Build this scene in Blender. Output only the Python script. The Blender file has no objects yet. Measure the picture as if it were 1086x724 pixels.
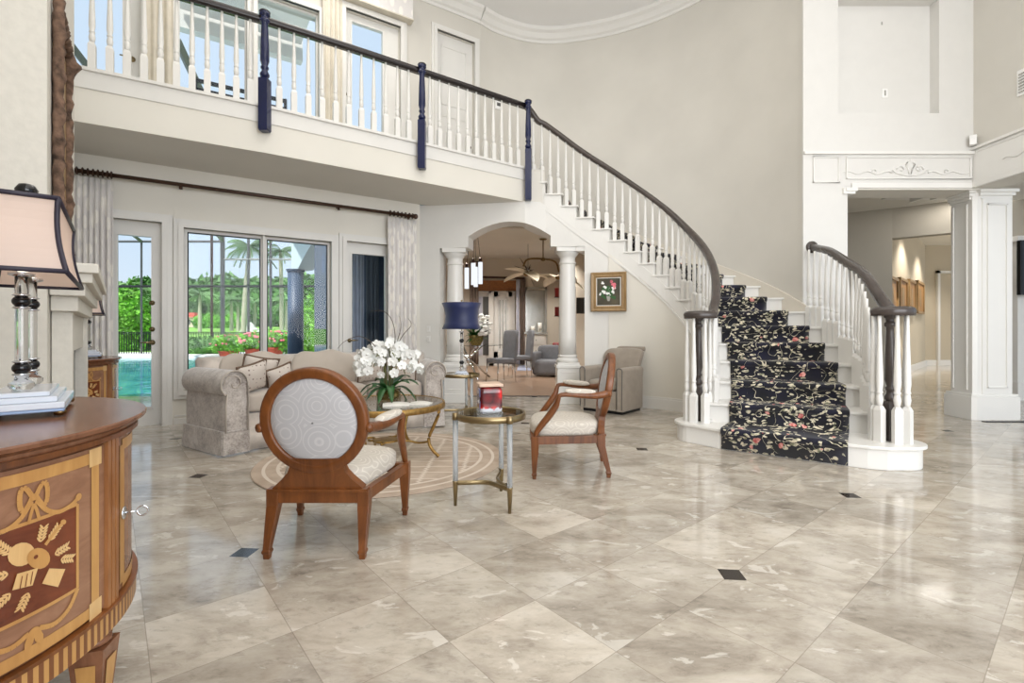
import bpy, bmesh, math, random
from mathutils import Vector, Matrix
random.seed(7)
S = 1.05                       # metres per design unit (the eye height is one unit)
F, CX, HY = 513.0, 543.0, 351.0
PI = math.pi
COL = bpy.context.scene.collection

def X(px, Y): return (px - CX) / F * Y
def Z(py, Y): return 1 + (HY - py) * Y / F
def FL(px, py):
    Y = F / (py - HY); return (X(px, Y), Y)
def lerp(a, b, t): return tuple(a[i] + (b[i] - a[i]) * t for i in range(len(a)))
def s2l(c): return tuple(((v/255)/12.92 if v/255 <= .04045 else ((v/255+.055)/1.055)**2.4) for v in c)

# ---------------------------------------------------------------- materials
MATS = {}
def newmat(name):
    m = bpy.data.materials.new(name); m.use_nodes = True
    nt = m.node_tree; nt.nodes.clear()
    out = nt.nodes.new('ShaderNodeOutputMaterial'); MATS[name] = m
    return m, nt, out
def N(nt, typ, **kw):
    n = nt.nodes.new(typ)
    for k, v in kw.items():
        if k.startswith('i_'): n.inputs[k[2:].replace('_', ' ')].default_value = v
        else: setattr(n, k, v)
    return n
def L(nt, a, b): nt.links.new(a, b)
def coord(nt, kind='Object', scale=(1, 1, 1), rot=(0, 0, 0)):
    tc = N(nt, 'ShaderNodeTexCoord'); mp = N(nt, 'ShaderNodeMapping')
    mp.inputs['Scale'].default_value = scale; mp.inputs['Rotation'].default_value = rot
    L(nt, tc.outputs[kind], mp.inputs['Vector']); return mp.outputs['Vector']
def math_(nt, op, a, b=None, c=None):
    n = N(nt, 'ShaderNodeMath', operation=op)
    for i, v in enumerate((a, b, c)):
        if v is None: continue
        if isinstance(v, (int, float)): n.inputs[i].default_value = v
        else: L(nt, v, n.inputs[i])
    return n.outputs[0]
def mix(nt, fac, a, b):
    n = N(nt, 'ShaderNodeMix', data_type='RGBA')
    if isinstance(fac, (int, float)): n.inputs[0].default_value = fac
    else: L(nt, fac, n.inputs[0])
    for i, v in ((6, a), (7, b)):
        if isinstance(v, tuple): n.inputs[i].default_value = (*v[:3], 1)
        else: L(nt, v, n.inputs[i])
    return n.outputs[2]
def ramp(nt, fac, stops):
    n = N(nt, 'ShaderNodeValToRGB'); e = n.color_ramp.elements
    while len(e) < len(stops): e.new(.5)
    for i, (p, c) in enumerate(stops):
        e[i].position = p; e[i].color = (*c, 1) if len(c) == 3 else c
    L(nt, fac, n.inputs[0]); return n.outputs[0]
def noise(nt, vec, scale, detail=3, rough=.5, dist=0):
    n = N(nt, 'ShaderNodeTexNoise'); n.inputs['Scale'].default_value = scale
    n.inputs['Detail'].default_value = detail; n.inputs['Roughness'].default_value = rough
    n.inputs['Distortion'].default_value = dist
    L(nt, vec, n.inputs['Vector']); return n.outputs['Fac']
def princ(nt, out, color, rough=.5, metal=0, bump=None, bstr=.1, bdist=.01, **kw):
    p = N(nt, 'ShaderNodeBsdfPrincipled')
    if isinstance(color, tuple): p.inputs['Base Color'].default_value = (*color[:3], 1)
    else: L(nt, color, p.inputs['Base Color'])
    if isinstance(rough, (int, float)): p.inputs['Roughness'].default_value = rough
    else: L(nt, rough, p.inputs['Roughness'])
    p.inputs['Metallic'].default_value = metal
    for k, v in kw.items(): p.inputs[k.replace('_', ' ')].default_value = v
    if bump is not None:
        b = N(nt, 'ShaderNodeBump'); b.inputs['Strength'].default_value = bstr; b.inputs['Distance'].default_value = bdist
        L(nt, bump, b.inputs['Height']); L(nt, b.outputs[0], p.inputs['Normal'])
    L(nt, p.outputs[0], out.inputs[0]); return p
def pm(name, rgb, rough=.5, metal=0, var=.06, scale=8, bstr=0, stretch=(1, 1, 1), **kw):
    m, nt, out = newmat(name); v = coord(nt, 'Object', stretch); c = s2l(rgb)
    n = noise(nt, v, scale, 3)
    lo = tuple(max(0, x * (1 - var * 1.5)) for x in c); hi = tuple(min(1, x * (1 + var)) for x in c)
    princ(nt, out, ramp(nt, n, [(.3, lo), (.7, hi)]), rough, metal, n if bstr else None, bstr, **kw)
    return m
def M(n): return MATS[n]

# ---------------------------------------------------------------- mesh builder (design units)
class MB:
    def __init__(s): s.v = []; s.f = []; s.uv = {}; s.mi = []; s.cur = 0; s.sm = []; s.smooth = False; s.xf = None
    def av(s, p):
        if s.xf is not None: p = s.xf @ Vector(p)
        s.v.append(tuple(p)); return len(s.v) - 1
    def af(s, idx, uv=None):
        s.f.append(tuple(idx)); s.mi.append(s.cur); s.sm.append(s.smooth)
        if uv: s.uv[len(s.f) - 1] = uv
    def quadpts(s, pts, uv=None): s.af([s.av(p) for p in pts], uv)
    def box(s, x0, x1, y0, y1, z0, z1):
        a = [s.av(p) for p in ((x0,y0,z0),(x1,y0,z0),(x1,y1,z0),(x0,y1,z0),(x0,y0,z1),(x1,y0,z1),(x1,y1,z1),(x0,y1,z1))]
        for f in ((0,3,2,1),(4,5,6,7),(0,1,5,4),(1,2,6,5),(2,3,7,6),(3,0,4,7)): s.af([a[i] for i in f])
    def hexa(s, b, t):
        """b, t: four bottom and four top points"""
        a = [s.av(p) for p in list(b) + list(t)]
        for f in ((0,3,2,1),(4,5,6,7),(0,1,5,4),(1,2,6,5),(2,3,7,6),(3,0,4,7)): s.af([a[i] for i in f])
    def prism(s, poly, z0, z1):
        n = len(poly); b = [s.av((p[0], p[1], z0)) for p in poly]; t = [s.av((p[0], p[1], z1)) for p in poly]
        s.af(b[::-1]); s.af(t)
        for i in range(n): s.af((b[i], b[(i+1) % n], t[(i+1) % n], t[i]))
    def rings(s, rings, close=True, cap=True, uvs=None):
        idx = [[s.av(p) for p in r] for r in rings]; n = len(idx[0])
        for a, b in zip(idx, idx[1:]):
            for i in range(n if close else n - 1): s.af((a[i], a[(i+1) % n], b[(i+1) % n], b[i]))
        if cap: s.af(idx[0][::-1]); s.af(idx[-1])
    def lathe(s, prof, c=(0, 0), n=20, cap=True, ax=1, ay=1):
        s.rings([[(c[0] + r*ax*math.cos(2*PI*i/n), c[1] + r*ay*math.sin(2*PI*i/n), z) for i in range(n)] for r, z in prof], True, cap)
    def tube(s, path, r, n=8, cap=True, flat=1.0, up=(0, 0, 1)):
        P = [Vector(p) for p in path]; R = []
        for i, p in enumerate(P):
            d = (P[min(i+1, len(P)-1)] - P[max(i-1, 0)]).normalized()
            u = Vector(up)
            if abs(d.dot(u)) > .97: u = Vector((1, 0, 0)) if abs(d.x) < .9 else Vector((0, 1, 0))
            a = d.cross(u).normalized(); b = a.cross(d).normalized()
            rr = r[i] if isinstance(r, (list, tuple)) else r
            R.append([p + a*rr*math.cos(2*PI*k/n) + b*rr*flat*math.sin(2*PI*k/n) for k in range(n)])
        s.rings(R, True, cap)
    def sweep(s, path, sec, closed=False, up=(0, 0, 1), scale=None):
        """sec: 2D section (side, up) along the path"""
        P = [Vector(p) for p in path]; R = []; m = len(P)
        for i, p in enumerate(P):
            if closed: d = (P[(i+1) % m] - P[i-1]).normalized()
            else: d = (P[min(i+1, m-1)] - P[max(i-1, 0)]).normalized()
            u = Vector(up); a = d.cross(u).normalized(); b = a.cross(d).normalized()
            k = scale[i] if scale else 1
            R.append([p + a*q[0]*k + b*q[1]*k for q in sec])
        if closed: R.append(R[0])
        s.rings(R, True, not closed)
    def rbox(s, fn, n=8, p=5.0):
        """a rounded box; fn maps (-1..1)^3 to space"""
        sm = s.smooth; s.smooth = True
        for ax in range(3):
            for sg in (-1, 1):
                g = []
                for i in range(n + 1):
                    row = []
                    for j in range(n + 1):
                        q = [0, 0, 0]; q[ax] = sg; q[(ax+1) % 3] = -1 + 2*i/n; q[(ax+2) % 3] = -1 + 2*j/n
                        k = sum(abs(t)**p for t in q) ** (1/p)
                        row.append(s.av(fn(q[0]/k, q[1]/k, q[2]/k)))
                    g.append(row)
                for i in range(n):
                    for j in range(n):
                        f = (g[i][j], g[i+1][j], g[i+1][j+1], g[i][j+1])
                        s.af(f if sg > 0 else f[::-1])
        s.smooth = sm
    def ball(s, c, r, n=10, sq=(1, 1, 1)):
        sm = s.smooth; s.smooth = True
        s.rbox(lambda a, b, d: (c[0]+a*r*sq[0], c[1]+b*r*sq[1], c[2]+d*r*sq[2]), max(3, n//2), 2.0); s.smooth = sm
    def build(s, name, mat, parent=None, loc=None, rot=None, smooth=None, bevel=0, weld=True, seg=2):
        me = bpy.data.meshes.new(name)
        me.from_pydata([(a*S, b*S, c*S) for a, b, c in s.v], [], s.f)
        mats = mat if isinstance(mat, (list, tuple)) else [mat]
        for m in mats: me.materials.append(M(m) if isinstance(m, str) else m)
        if s.uv:
            ul = me.uv_layers.new(name='UVMap')
            for fi, uv in s.uv.items():
                for k, li in enumerate(me.polygons[fi].loop_indices): ul.data[li].uv = uv[k]
        for i, p in enumerate(me.polygons):
            p.material_index = s.mi[i]; p.use_smooth = s.sm[i] if smooth is None else smooth
        if weld:
            bm = bmesh.new(); bm.from_mesh(me)
            bmesh.ops.remove_doubles(bm, verts=bm.verts, dist=1e-5)
            bmesh.ops.recalc_face_normals(bm, faces=bm.faces)
            bm.to_mesh(me); bm.free()
        o = bpy.data.objects.new(name, me); COL.objects.link(o)
        if parent: o.parent = parent
        if loc: o.location = [c*S for c in loc]
        if rot: o.rotation_euler = rot
        if bevel:
            b = o.modifiers.new('b', 'BEVEL'); b.width = bevel*S; b.segments = seg; b.limit_method = 'ANGLE'; b.angle_limit = math.radians(40)
            b.harden_normals = False
        return o
def inst(o, parent=None, loc=None, rot=None, scale=None, name=None):
    c = o.copy(); COL.objects.link(c)
    c.parent = parent if parent is not None else o.parent
    if loc: c.location = [q*S for q in loc]
    if rot: c.rotation_euler = rot
    if scale: c.scale = scale
    return c
def tag(o, label=None, cat=None, group=None, kind=None):
    if label: o['label'] = label
    if cat: o['category'] = cat
    if group: o['group'] = group
    if kind: o['kind'] = kind
    return o
def struct(o): o['kind'] = 'structure'; return o
def thing(name, label, cat, loc=(0, 0, 0), rz=0, group=None):
    o = bpy.data.objects.new(name, None); COL.objects.link(o); o.empty_display_size = .1
    o.location = [c*S for c in loc]; o.rotation_euler = (0, 0, rz)
    return tag(o, label, cat, group)
def copy_tree(o, parent=None, loc=None, rz=None, label=None):
    c = o.copy(); COL.objects.link(c); c.parent = parent
    if loc: c.location = [q*S for q in loc]
    if rz is not None: c.rotation_euler = (0, 0, rz)
    if label: c['label'] = label
    for ch in list(o.children): copy_tree(ch, c)
    return c
def rrect(w, h, r=.3, n=3):
    """rounded rectangle section, half sizes w,h"""
    out = []; rr = r*min(w, h)
    for cx, cy, a0 in ((w-rr, h-rr, 0), (-w+rr, h-rr, 90), (-w+rr, -h+rr, 180), (w-rr, -h+rr, 270)):
        for k in range(n+1):
            a = math.radians(a0 + 90*k/n); out.append((cx+rr*math.cos(a), cy+rr*math.sin(a)))
    return out
def spline(pts, n=6):
    P = [Vector(p) for p in pts]; out = []
    for i in range(len(P)-1):
        p0, p1, p2, p3 = P[max(i-1, 0)], P[i], P[i+1], P[min(i+2, len(P)-1)]
        for k in range(n):
            t = k/n
            out.append(.5*((2*p1)+(-p0+p2)*t+(2*p0-5*p1+4*p2-p3)*t*t+(-p0+3*p1-3*p2+p3)*t**3))
    out.append(P[-1]); return out
# ---------------------------------------------------------------- materials
pm('skirt_cream', (222, 215, 202), .5, var=.02)
pm('white_paint', (226, 224, 219), .45, var=.015, scale=3)
pm('entry_white', (219, 217, 212), .5, var=.01)
pm('white_gloss', (230, 228, 223), .3, var=.01, scale=3)
pm('beige_wall', (212, 208, 199), .7, var=.03, scale=1.5)
pm('cream_wall', (227, 223, 213), .7, var=.02, scale=1.5)
pm('soffit_grey', (220, 216, 207), .7, var=.02, scale=1.5)
pm('ceiling_paint', (240, 239, 238), .8, var=.01, scale=1)
pm('hall_wall', (196, 184, 162), .75, var=.02, scale=1)
pm('hall_grey', (172, 165, 152), .75, var=.02, scale=1)
pm('dining_wall', (206, 196, 180), .75, var=.02, scale=1)
pm('plaster', (214, 210, 200), .8, var=.03, scale=30, bstr=.15)
pm('navy_paint', (24, 32, 70), .2, var=.1, scale=6)
pm('rail_dark', (42, 36, 36), .22, var=.15, scale=10)
pm('rail_grey', (74, 66, 62), .25, var=.12, scale=10)
pm('brass', (158, 140, 106), .3, 1, var=.08, scale=20)
pm('dark_brass', (124, 100, 66), .35, 1, var=.12, scale=20)
pm('gold_leaf', (168, 134, 78), .4, .8, var=.2, scale=30)
pm('chrome', (215, 218, 222), .12, 1, var=.02)
pm('bronze', (70, 48, 36), .4, .3, var=.15, scale=20)
pm('black_ball', (10, 10, 14), .06, var=.1)
pm('black_iron', (22, 24, 28), .4, .4, var=.1)
pm('navy_shade', (20, 34, 82), .45, var=.15, scale=4, **{'Sheen_Weight': .3})
pm('trim_dark', (40, 34, 50), .5)
pm('sofa_fabric', (198, 188, 178), .85, var=.16, scale=9, bstr=.05, **{'Sheen_Weight': .4})
pm('cushion_fabric', (188, 177, 165), .85, var=.05, scale=6, bstr=.05, **{'Sheen_Weight': .4})
pm('taupe_fabric', (158, 147, 134), .85, var=.06, scale=12, **{'Sheen_Weight': .3})
pm('grey_fabric', (126, 128, 134), .85, var=.06, scale=12)
pm('fringe', (112, 92, 76), .9, var=.25, scale=80)
pm('nailhead', (190, 185, 175), .3, 1)
pm('terracotta', (172, 74, 52), .7)
pm('paper', (235, 232, 225), .6)
pm('wood_lid', (218, 190, 168), .5, var=.08, stretch=(1, 12, 1))
pm('leaf_green', (46, 92, 44), .35, var=.3, scale=14)
pm('stem_green', (110, 116, 60), .6, var=.2)
pm('twig', (88, 74, 62), .8)
pm('petal', (240, 240, 236), .5, var=.02)
pm('moss', (134, 118, 66), .9, var=.4, scale=40, bstr=.4)
pm('pink_flower', (236, 120, 132), .6, var=.3, scale=20)
pm('foliage_bright', (112, 178, 50), .55, var=.45, scale=2.2)
pm('foliage_mid', (88, 138, 62), .6, var=.45, scale=1.4)
pm('foliage_far', (112, 150, 92), .7, var=.4, scale=.5)
pm('palm_frond', (96, 128, 84), .6, var=.3, scale=1)
pm('bark_pale', (176, 168, 152), .8, var=.2, scale=6)
pm('lawn', (132, 186, 72), .9, var=.15, scale=.4)
pm('deck', (216, 214, 206), .7, var=.05, scale=1)
pm('coping', (228, 226, 220), .6)
pm('lanai_blue', (58, 78, 104), .5, var=.06, scale=2)
pm('lanai_pale', (196, 212, 214), .6, var=.04, scale=2)
pm('curtain_grey', (84, 92, 102), .8, var=.1, stretch=(12, 12, .2))
pm('curtain_taupe', (128, 112, 102), .8, var=.1)
pm('sheer', (205, 206, 218), .8, var=.04)
pm('bamboo', (160, 104, 58), .7, var=.35, scale=20, stretch=(1, 1, 14))
pm('wood_floor', (168, 140, 118), .3, var=.12, scale=3, stretch=(.5, 6, 1))
pm('house_wall', (214, 200, 176), .8)
pm('black_tv', (14, 14, 16), .15)
pm('red_lacquer', (138, 30, 26), .3)
pm('rug_blue', (176, 182, 206), .9, var=.1, scale=4)
pm('bark', (112, 88, 72), .95, var=.5, scale=22, bstr=.8)
pm('blind_white', (228, 228, 226), .6)
pm('mirror_grey', (186, 186, 180), .15, .5, var=.1, scale=3)
pm('switch_plate', (240, 239, 236), .35)
pm('door_dark', (84, 84, 82), .5)
pm('shell', (232, 222, 200), .5, var=.05)

def emit(name, rgb, st):
    m, nt, out = newmat(name); e = N(nt, 'ShaderNodeEmission'); e.inputs[0].default_value = (*s2l(rgb), 1); e.inputs[1].default_value = st
    L(nt, e.outputs[0], out.inputs[0])
emit('lamp_glow', (255, 240, 215), 4.0)
pm('frosted', (214, 220, 230), .12, var=.03)
pm('pale_blue', (150, 172, 205), .15, .3)

def glassy(name, tint=(1, 1, 1), refl=.35):
    m, nt, out = newmat(name)
    t = N(nt, 'ShaderNodeBsdfTransparent'); t.inputs[0].default_value = (*tint, 1)
    g = N(nt, 'ShaderNodeBsdfGlossy'); g.inputs['Roughness'].default_value = .01
    fr = N(nt, 'ShaderNodeLayerWeight'); p5 = math_(nt, 'POWER', fr.outputs['Facing'], 5.0)
    f = math_(nt, 'MULTIPLY', math_(nt, 'MULTIPLY_ADD', p5, .96, .04), refl)
    mx = N(nt, 'ShaderNodeMixShader'); L(nt, f, mx.inputs[0]); L(nt, t.outputs[0], mx.inputs[1]); L(nt, g.outputs[0], mx.inputs[2])
    L(nt, mx.outputs[0], out.inputs[0])
glassy('pane_glass', (.97, .985, 1), .25)
glassy('table_glass', (.93, .97, .96), 1.3)
glassy('vase_glass', (.86, .84, .78), .8)
def real_glass(name, rgb, rough=.02, ior=1.4):
    m, nt, out = newmat(name)
    princ(nt, out, s2l(rgb), rough, **{'Transmission_Weight': 1.0, 'IOR': ior})
real_glass("crystal", (246, 248, 250))
def acr():
    m, nt, out = newmat('acrylic')
    princ(nt, out, s2l((226, 232, 236)), .04, **{'Transmission_Weight': .72, 'IOR': 1.25})
acr()
def velvet():
    m, nt, out = newmat('velvet'); v = coord(nt, 'Object'); n = noise(nt, v, 7, 8, .75, .3); n2 = noise(nt, v, 60, 3, .7)
    f = math_(nt, 'MULTIPLY_ADD', n2, .35, math_(nt, 'MULTIPLY', n, .65))
    princ(nt, out, ramp(nt, f, [(.38, s2l((140, 130, 124))), (.5, s2l((186, 177, 169))), (.62, s2l((212, 205, 198)))]), .8, 0, n2, .1, .004, **{'Sheen_Weight': .5})
velvet()

def water():
    m, nt, out = newmat('pool_water'); v = coord(nt, 'Object')
    n = noise(nt, v, 1.6, 2, .5, 1.0)
    princ(nt, out, ramp(nt, n, [(.3, s2l((24, 120, 150))), (.7, s2l((90, 190, 200)))]), .06, 0, n, .3, .05)
water()

def floor_mat():
    m, nt, out = newmat('marble_tile')
    tc = N(nt, 'ShaderNodeTexCoord'); sp = N(nt, 'ShaderNodeSeparateXYZ'); L(nt, tc.outputs['Object'], sp.inputs[0])
    dA, dB = (.770, .638), (-.638, .770); o = (.903*S, 1.988*S); ts = .375*S
    x = math_(nt, 'SUBTRACT', sp.outputs[0], o[0]); y = math_(nt, 'SUBTRACT', sp.outputs[1], o[1])
    def dot(d): return math_(nt, 'DIVIDE', math_(nt, 'ADD', math_(nt, 'MULTIPLY', x, d[0]), math_(nt, 'MULTIPLY', y, d[1])), ts)
    u, v = dot(dA), dot(dB)
    iu, iv = math_(nt, 'FLOOR', u), math_(nt, 'FLOOR', v)
    cb = N(nt, 'ShaderNodeCombineXYZ'); L(nt, iu, cb.inputs[0]); L(nt, iv, cb.inputs[1])
    wn = N(nt, 'ShaderNodeTexWhiteNoise', noise_dimensions='2D'); L(nt, cb.outputs[0], wn.inputs['Vector'])
    # each tile is cut from another piece of the slab
    off = N(nt, 'ShaderNodeVectorMath', operation='SCALE'); L(nt, wn.outputs['Color'], off.inputs[0]); off.inputs['Scale'].default_value = 40
    ad = N(nt, 'ShaderNodeVectorMath', operation='ADD'); L(nt, tc.outputs['Object'], ad.inputs[0]); L(nt, off.outputs[0], ad.inputs[1])
    mp = N(nt, 'ShaderNodeMapping'); mp.inputs['Scale'].default_value = (1, 2.0, 1); mp.inputs['Rotation'].default_value = (0, 0, .9)
    L(nt, ad.outputs[0], mp.inputs[0]); P = mp.outputs[0]
    n1 = noise(nt, P, 2.2, 10, .68, .35); n2 = noise(nt, P, 13, 8, .75, .3); n3 = noise(nt, P, 5.5, 8, .62, .6)
    base = ramp(nt, n1, [(.30, s2l((146, 136, 124))), (.43, s2l((178, 168, 154))), (.56, s2l((200, 191, 177))), (.72, s2l((214, 207, 196)))])
    fine = ramp(nt, n2, [(.34, (.66, .65, .64)), (.47, (1, 1, 1)), (.75, (1.05, 1.05, 1.05))])
    mu = N(nt, 'ShaderNodeMix', data_type='RGBA', blend_type='MULTIPLY'); mu.inputs[0].default_value = .75
    L(nt, base, mu.inputs[6]); L(nt, fine, mu.inputs[7])
    vein = ramp(nt, n3, [(.60, (0, 0, 0)), (.635, (1, 1, 1))])
    vv = mix(nt, math_(nt, 'MULTIPLY', vein, .65), mu.outputs[2], s2l((226, 220, 210)))
    br = math_(nt, 'MULTIPLY_ADD', wn.outputs['Value'], .26, .80)
    mb = N(nt, 'ShaderNodeMix', data_type='RGBA', blend_type='MULTIPLY'); mb.inputs[0].default_value = 1
    cbb = N(nt, 'ShaderNodeCombineColor'); [L(nt, br, cbb.inputs[i]) for i in range(3)]
    L(nt, vv, mb.inputs[6]); L(nt, cbb.outputs[0], mb.inputs[7])
    def edge(t):
        f = math_(nt, 'FRACT', t); return math_(nt, 'MINIMUM', f, math_(nt, 'SUBTRACT', 1.0, f))
    j = math_(nt, 'LESS_THAN', math_(nt, 'MINIMUM', edge(u), edge(v)), .0035)
    c2 = mix(nt, math_(nt, 'MULTIPLY', j, .5), mb.outputs[2], s2l((120, 110, 98)))
    def near(t):
        q = math_(nt, 'DIVIDE', t, 4.0); f = math_(nt, 'FRACT', q); return math_(nt, 'MULTIPLY', math_(nt, 'MINIMUM', f, math_(nt, 'SUBTRACT', 1.0, f)), 4.0)
    ins = math_(nt, 'LESS_THAN', math_(nt, 'ADD', near(u), near(v)), .165)
    c3 = mix(nt, ins, c2, s2l((38, 30, 26)))
    rg = ramp(nt, n2, [(.3, (.07, .07, .07)), (.8, (.15, .15, .15))])
    princ(nt, out, c3, rg, 0, n2, .02, .002, **{'Specular_IOR_Level': .6})
floor_mat()

def swirl(name, base, line, scale):
    """upholstery woven with spiral scrolls"""
    m, nt, out = newmat(name); v = coord(nt, 'Object', (1, 1, 1))
    vo = N(nt, 'ShaderNodeTexVoronoi'); vo.inputs['Scale'].default_value = scale; vo.inputs['Randomness'].default_value = .35
    L(nt, v, vo.inputs['Vector'])
    r = math_(nt, 'SINE', math_(nt, 'MULTIPLY', vo.outputs['Distance'], 42.0))
    k = ramp(nt, r, [(.55, (0, 0, 0)), (.9, (1, 1, 1))])
    n = noise(nt, v, 200, 1)
    princ(nt, out, mix(nt, math_(nt, 'MULTIPLY', k, .6), s2l(base), s2l(line)), .8, 0, n, .1, .002)
swirl('swirl_grey', (184, 184, 187), (206, 205, 206), 7.5)
swirl('swirl_cream', (200, 192, 180), (228, 222, 210), 7.5)

def wood(name, dark, light, scale=6, rough=.28, stretch=(1, 1, .12)):
    m, nt, out = newmat(name); v = coord(nt, 'Object', stretch)
    n = noise(nt, v, scale*5, 6, .65, 1.2); n2 = noise(nt, coord(nt, 'Object'), 3, 3)
    f = math_(nt, 'MULTIPLY_ADD', n2, .5, math_(nt, 'MULTIPLY', n, .55))
    princ(nt, out, ramp(nt, f, [(.32, s2l(dark)), (.72, s2l(light))]), rough, 0, None)
wood('chair_wood', (70, 36, 14), (138, 82, 40), 5, .32)
wood('stile_wood', (112, 66, 36), (176, 122, 76), 5, .28)
wood('commode_wood', (92, 56, 38), (146, 100, 72), 4, .22, (1, 1, .3))
wood('panel_wood', (112, 72, 50), (164, 122, 94), 3, .25, (.4, .4, 1))
wood('picture_wood', (78, 34, 20), (128, 66, 38), 5, .25, (.5, .5, 1))
wood('inlay_gold', (166, 116, 62), (206, 158, 94), 5, .28)
wood('inlay_pale', (196, 152, 96), (226, 190, 134), 5, .3)
wood('frame_gold', (128, 98, 60), (176, 146, 100), 8, .45)
wood('pic_oak', (150, 104, 52), (186, 140, 82), 4, .5)

def stripes():
    m, nt, out = newmat('striped_veneer'); tc = N(nt, 'ShaderNodeTexCoord')
    sp = N(nt, 'ShaderNodeSeparateXYZ'); L(nt, tc.outputs['UV'], sp.inputs[0])
    k = math_(nt, 'GREATER_THAN', math_(nt, 'FRACT', sp.outputs[0]), .5)
    princ(nt, out, mix(nt, k, s2l((120, 74, 42)), s2l((188, 142, 84))), .3)
stripes()

def carpet():
    m, nt, out = newmat('runner_floral'); tc = N(nt, 'ShaderNodeTexCoord')
    nz = N(nt, 'ShaderNodeTexNoise'); nz.inputs['Scale'].default_value = 9; nz.inputs['Detail'].default_value = 2; L(nt, tc.outputs['UV'], nz.inputs['Vector'])
    ds = N(nt, 'ShaderNodeVectorMath', operation='SCALE'); L(nt, nz.outputs['Color'], ds.inputs[0]); ds.inputs['Scale'].default_value = .09
    ad = N(nt, 'ShaderNodeVectorMath', operation='ADD'); L(nt, tc.outputs['UV'], ad.inputs[0]); L(nt, ds.outputs[0], ad.inputs[1])
    def leafset(scale, rot, st, thr):
        mp = N(nt, 'ShaderNodeMapping'); mp.inputs['Rotation'].default_value = (0, 0, rot); mp.inputs['Scale'].default_value = (1, st, 1)
        L(nt, ad.outputs[0], mp.inputs[0])
        vo = N(nt, 'ShaderNodeTexVoronoi'); vo.inputs['Scale'].default_value = scale; L(nt, mp.outputs[0], vo.inputs['Vector'])
        return math_(nt, 'LESS_THAN', vo.outputs['Distance'], thr)
    l1 = leafset(12, .6, 2.0, .275); l2 = leafset(12, -.8, 2.0, .265); l3 = leafset(15, 1.5, 1.8, .24)
    leaf = math_(nt, 'MAXIMUM', math_(nt, 'MAXIMUM', l1, l2), l3)
    # leaves gather in sprays
    spr = noise(nt, tc.outputs['UV'], 5, 1); sm = math_(nt, 'GREATER_THAN', spr, .42)
    leaf = math_(nt, 'MULTIPLY', leaf, sm)
    vn = noise(nt, tc.outputs['UV'], 6, 1, .5, .5); vine = math_(nt, 'LESS_THAN', math_(nt, 'ABSOLUTE', math_(nt, 'SUBTRACT', vn, .5)), .006)
    leaf = math_(nt, 'MAXIMUM', leaf, vine)
    red = leafset(4.6, .2, 1.0, .12); red2 = leafset(6.5, 1.2, 1.0, .13)
    n = noise(nt, tc.outputs['UV'], 30, 2)
    cream = ramp(nt, n, [(.35, s2l((128, 128, 100))), (.55, s2l((226, 216, 190)))])
    ground = ramp(nt, noise(nt, tc.outputs['UV'], 4, 1), [(.4, s2l((12, 12, 18))), (.7, s2l((20, 20, 44)))])
    c = mix(nt, leaf, ground, cream); c = mix(nt, math_(nt, 'MAXIMUM', red, red2), c, ramp(nt, n, [(.4, s2l((196, 84, 80))), (.6, s2l((232, 176, 164)))]))
    princ(nt, out, c, .9, 0, n, .2, .003, **{'Sheen_Weight': .25})
carpet()

def rug():
    m, nt, out = newmat('rug_weave'); tc = N(nt, 'ShaderNodeTexCoord'); v = tc.outputs['Object']
    ln = N(nt, 'ShaderNodeVectorMath', operation='LENGTH'); L(nt, v, ln.inputs[0]); r = math_(nt, 'DIVIDE', ln.outputs['Value'], .93*S)
    def band(a, b): return math_(nt, 'MULTIPLY', math_(nt, 'GREATER_THAN', r, a), math_(nt, 'LESS_THAN', r, b))
    rings = math_(nt, 'MAXIMUM', band(.80, .825), band(.90, .925))
    sp = N(nt, 'ShaderNodeSeparateXYZ'); L(nt, v, sp.inputs[0])
    zig = math_(nt, 'ABSOLUTE', math_(nt, 'SUBTRACT', math_(nt, 'FRACT', math_(nt, 'MULTIPLY', sp.outputs[1], 22)), .5))
    xx = math_(nt, 'MULTIPLY_ADD', zig, .055, sp.outputs[0])
    fx = math_(nt, 'ABSOLUTE', math_(nt, 'SUBTRACT', math_(nt, 'FRACT', math_(nt, 'MULTIPLY', xx, 3.6)), .5))
    vz = math_(nt, 'LESS_THAN', fx, .04)
    wav = noise(nt, v, 4, 1); yy = math_(nt, 'MULTIPLY_ADD', wav, .07, sp.outputs[1])
    fy = math_(nt, 'ABSOLUTE', math_(nt, 'SUBTRACT', math_(nt, 'FRACT', math_(nt, 'MULTIPLY', yy, 6.5)), .5))
    hz = math_(nt, 'LESS_THAN', fy, .05)
    inner = math_(nt, 'MULTIPLY', math_(nt, 'MAXIMUM', vz, hz), math_(nt, 'LESS_THAN', r, .80))
    k = math_(nt, 'MAXIMUM', rings, inner)
    base = ramp(nt, noise(nt, v, 5, 4), [(.35, s2l((172, 152, 134))), (.65, s2l((196, 178, 160)))])
    n = noise(nt, v, 260, 1)
    princ(nt, out, mix(nt, math_(nt, 'MULTIPLY', k, .85), base, s2l((224, 212, 198))), .75, 0, n, .15, .003)
rug()

def curtain():
    m, nt, out = newmat('drape'); v = coord(nt, 'Object')
    vo = N(nt, 'ShaderNodeTexVoronoi'); vo.inputs['Scale'].default_value = 14; L(nt, coord(nt, 'Object', (1, 1, .45)), vo.inputs['Vector'])
    k = ramp(nt, vo.outputs['Distance'], [(.38, (0, 0, 0)), (.5, (1, 1, 1))])
    princ(nt, out, mix(nt, math_(nt, 'MULTIPLY', k, .5), s2l((242, 238, 231)), s2l((206, 202, 204))), .75, 0, None, **{'Sheen_Weight': .2})
curtain()

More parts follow.
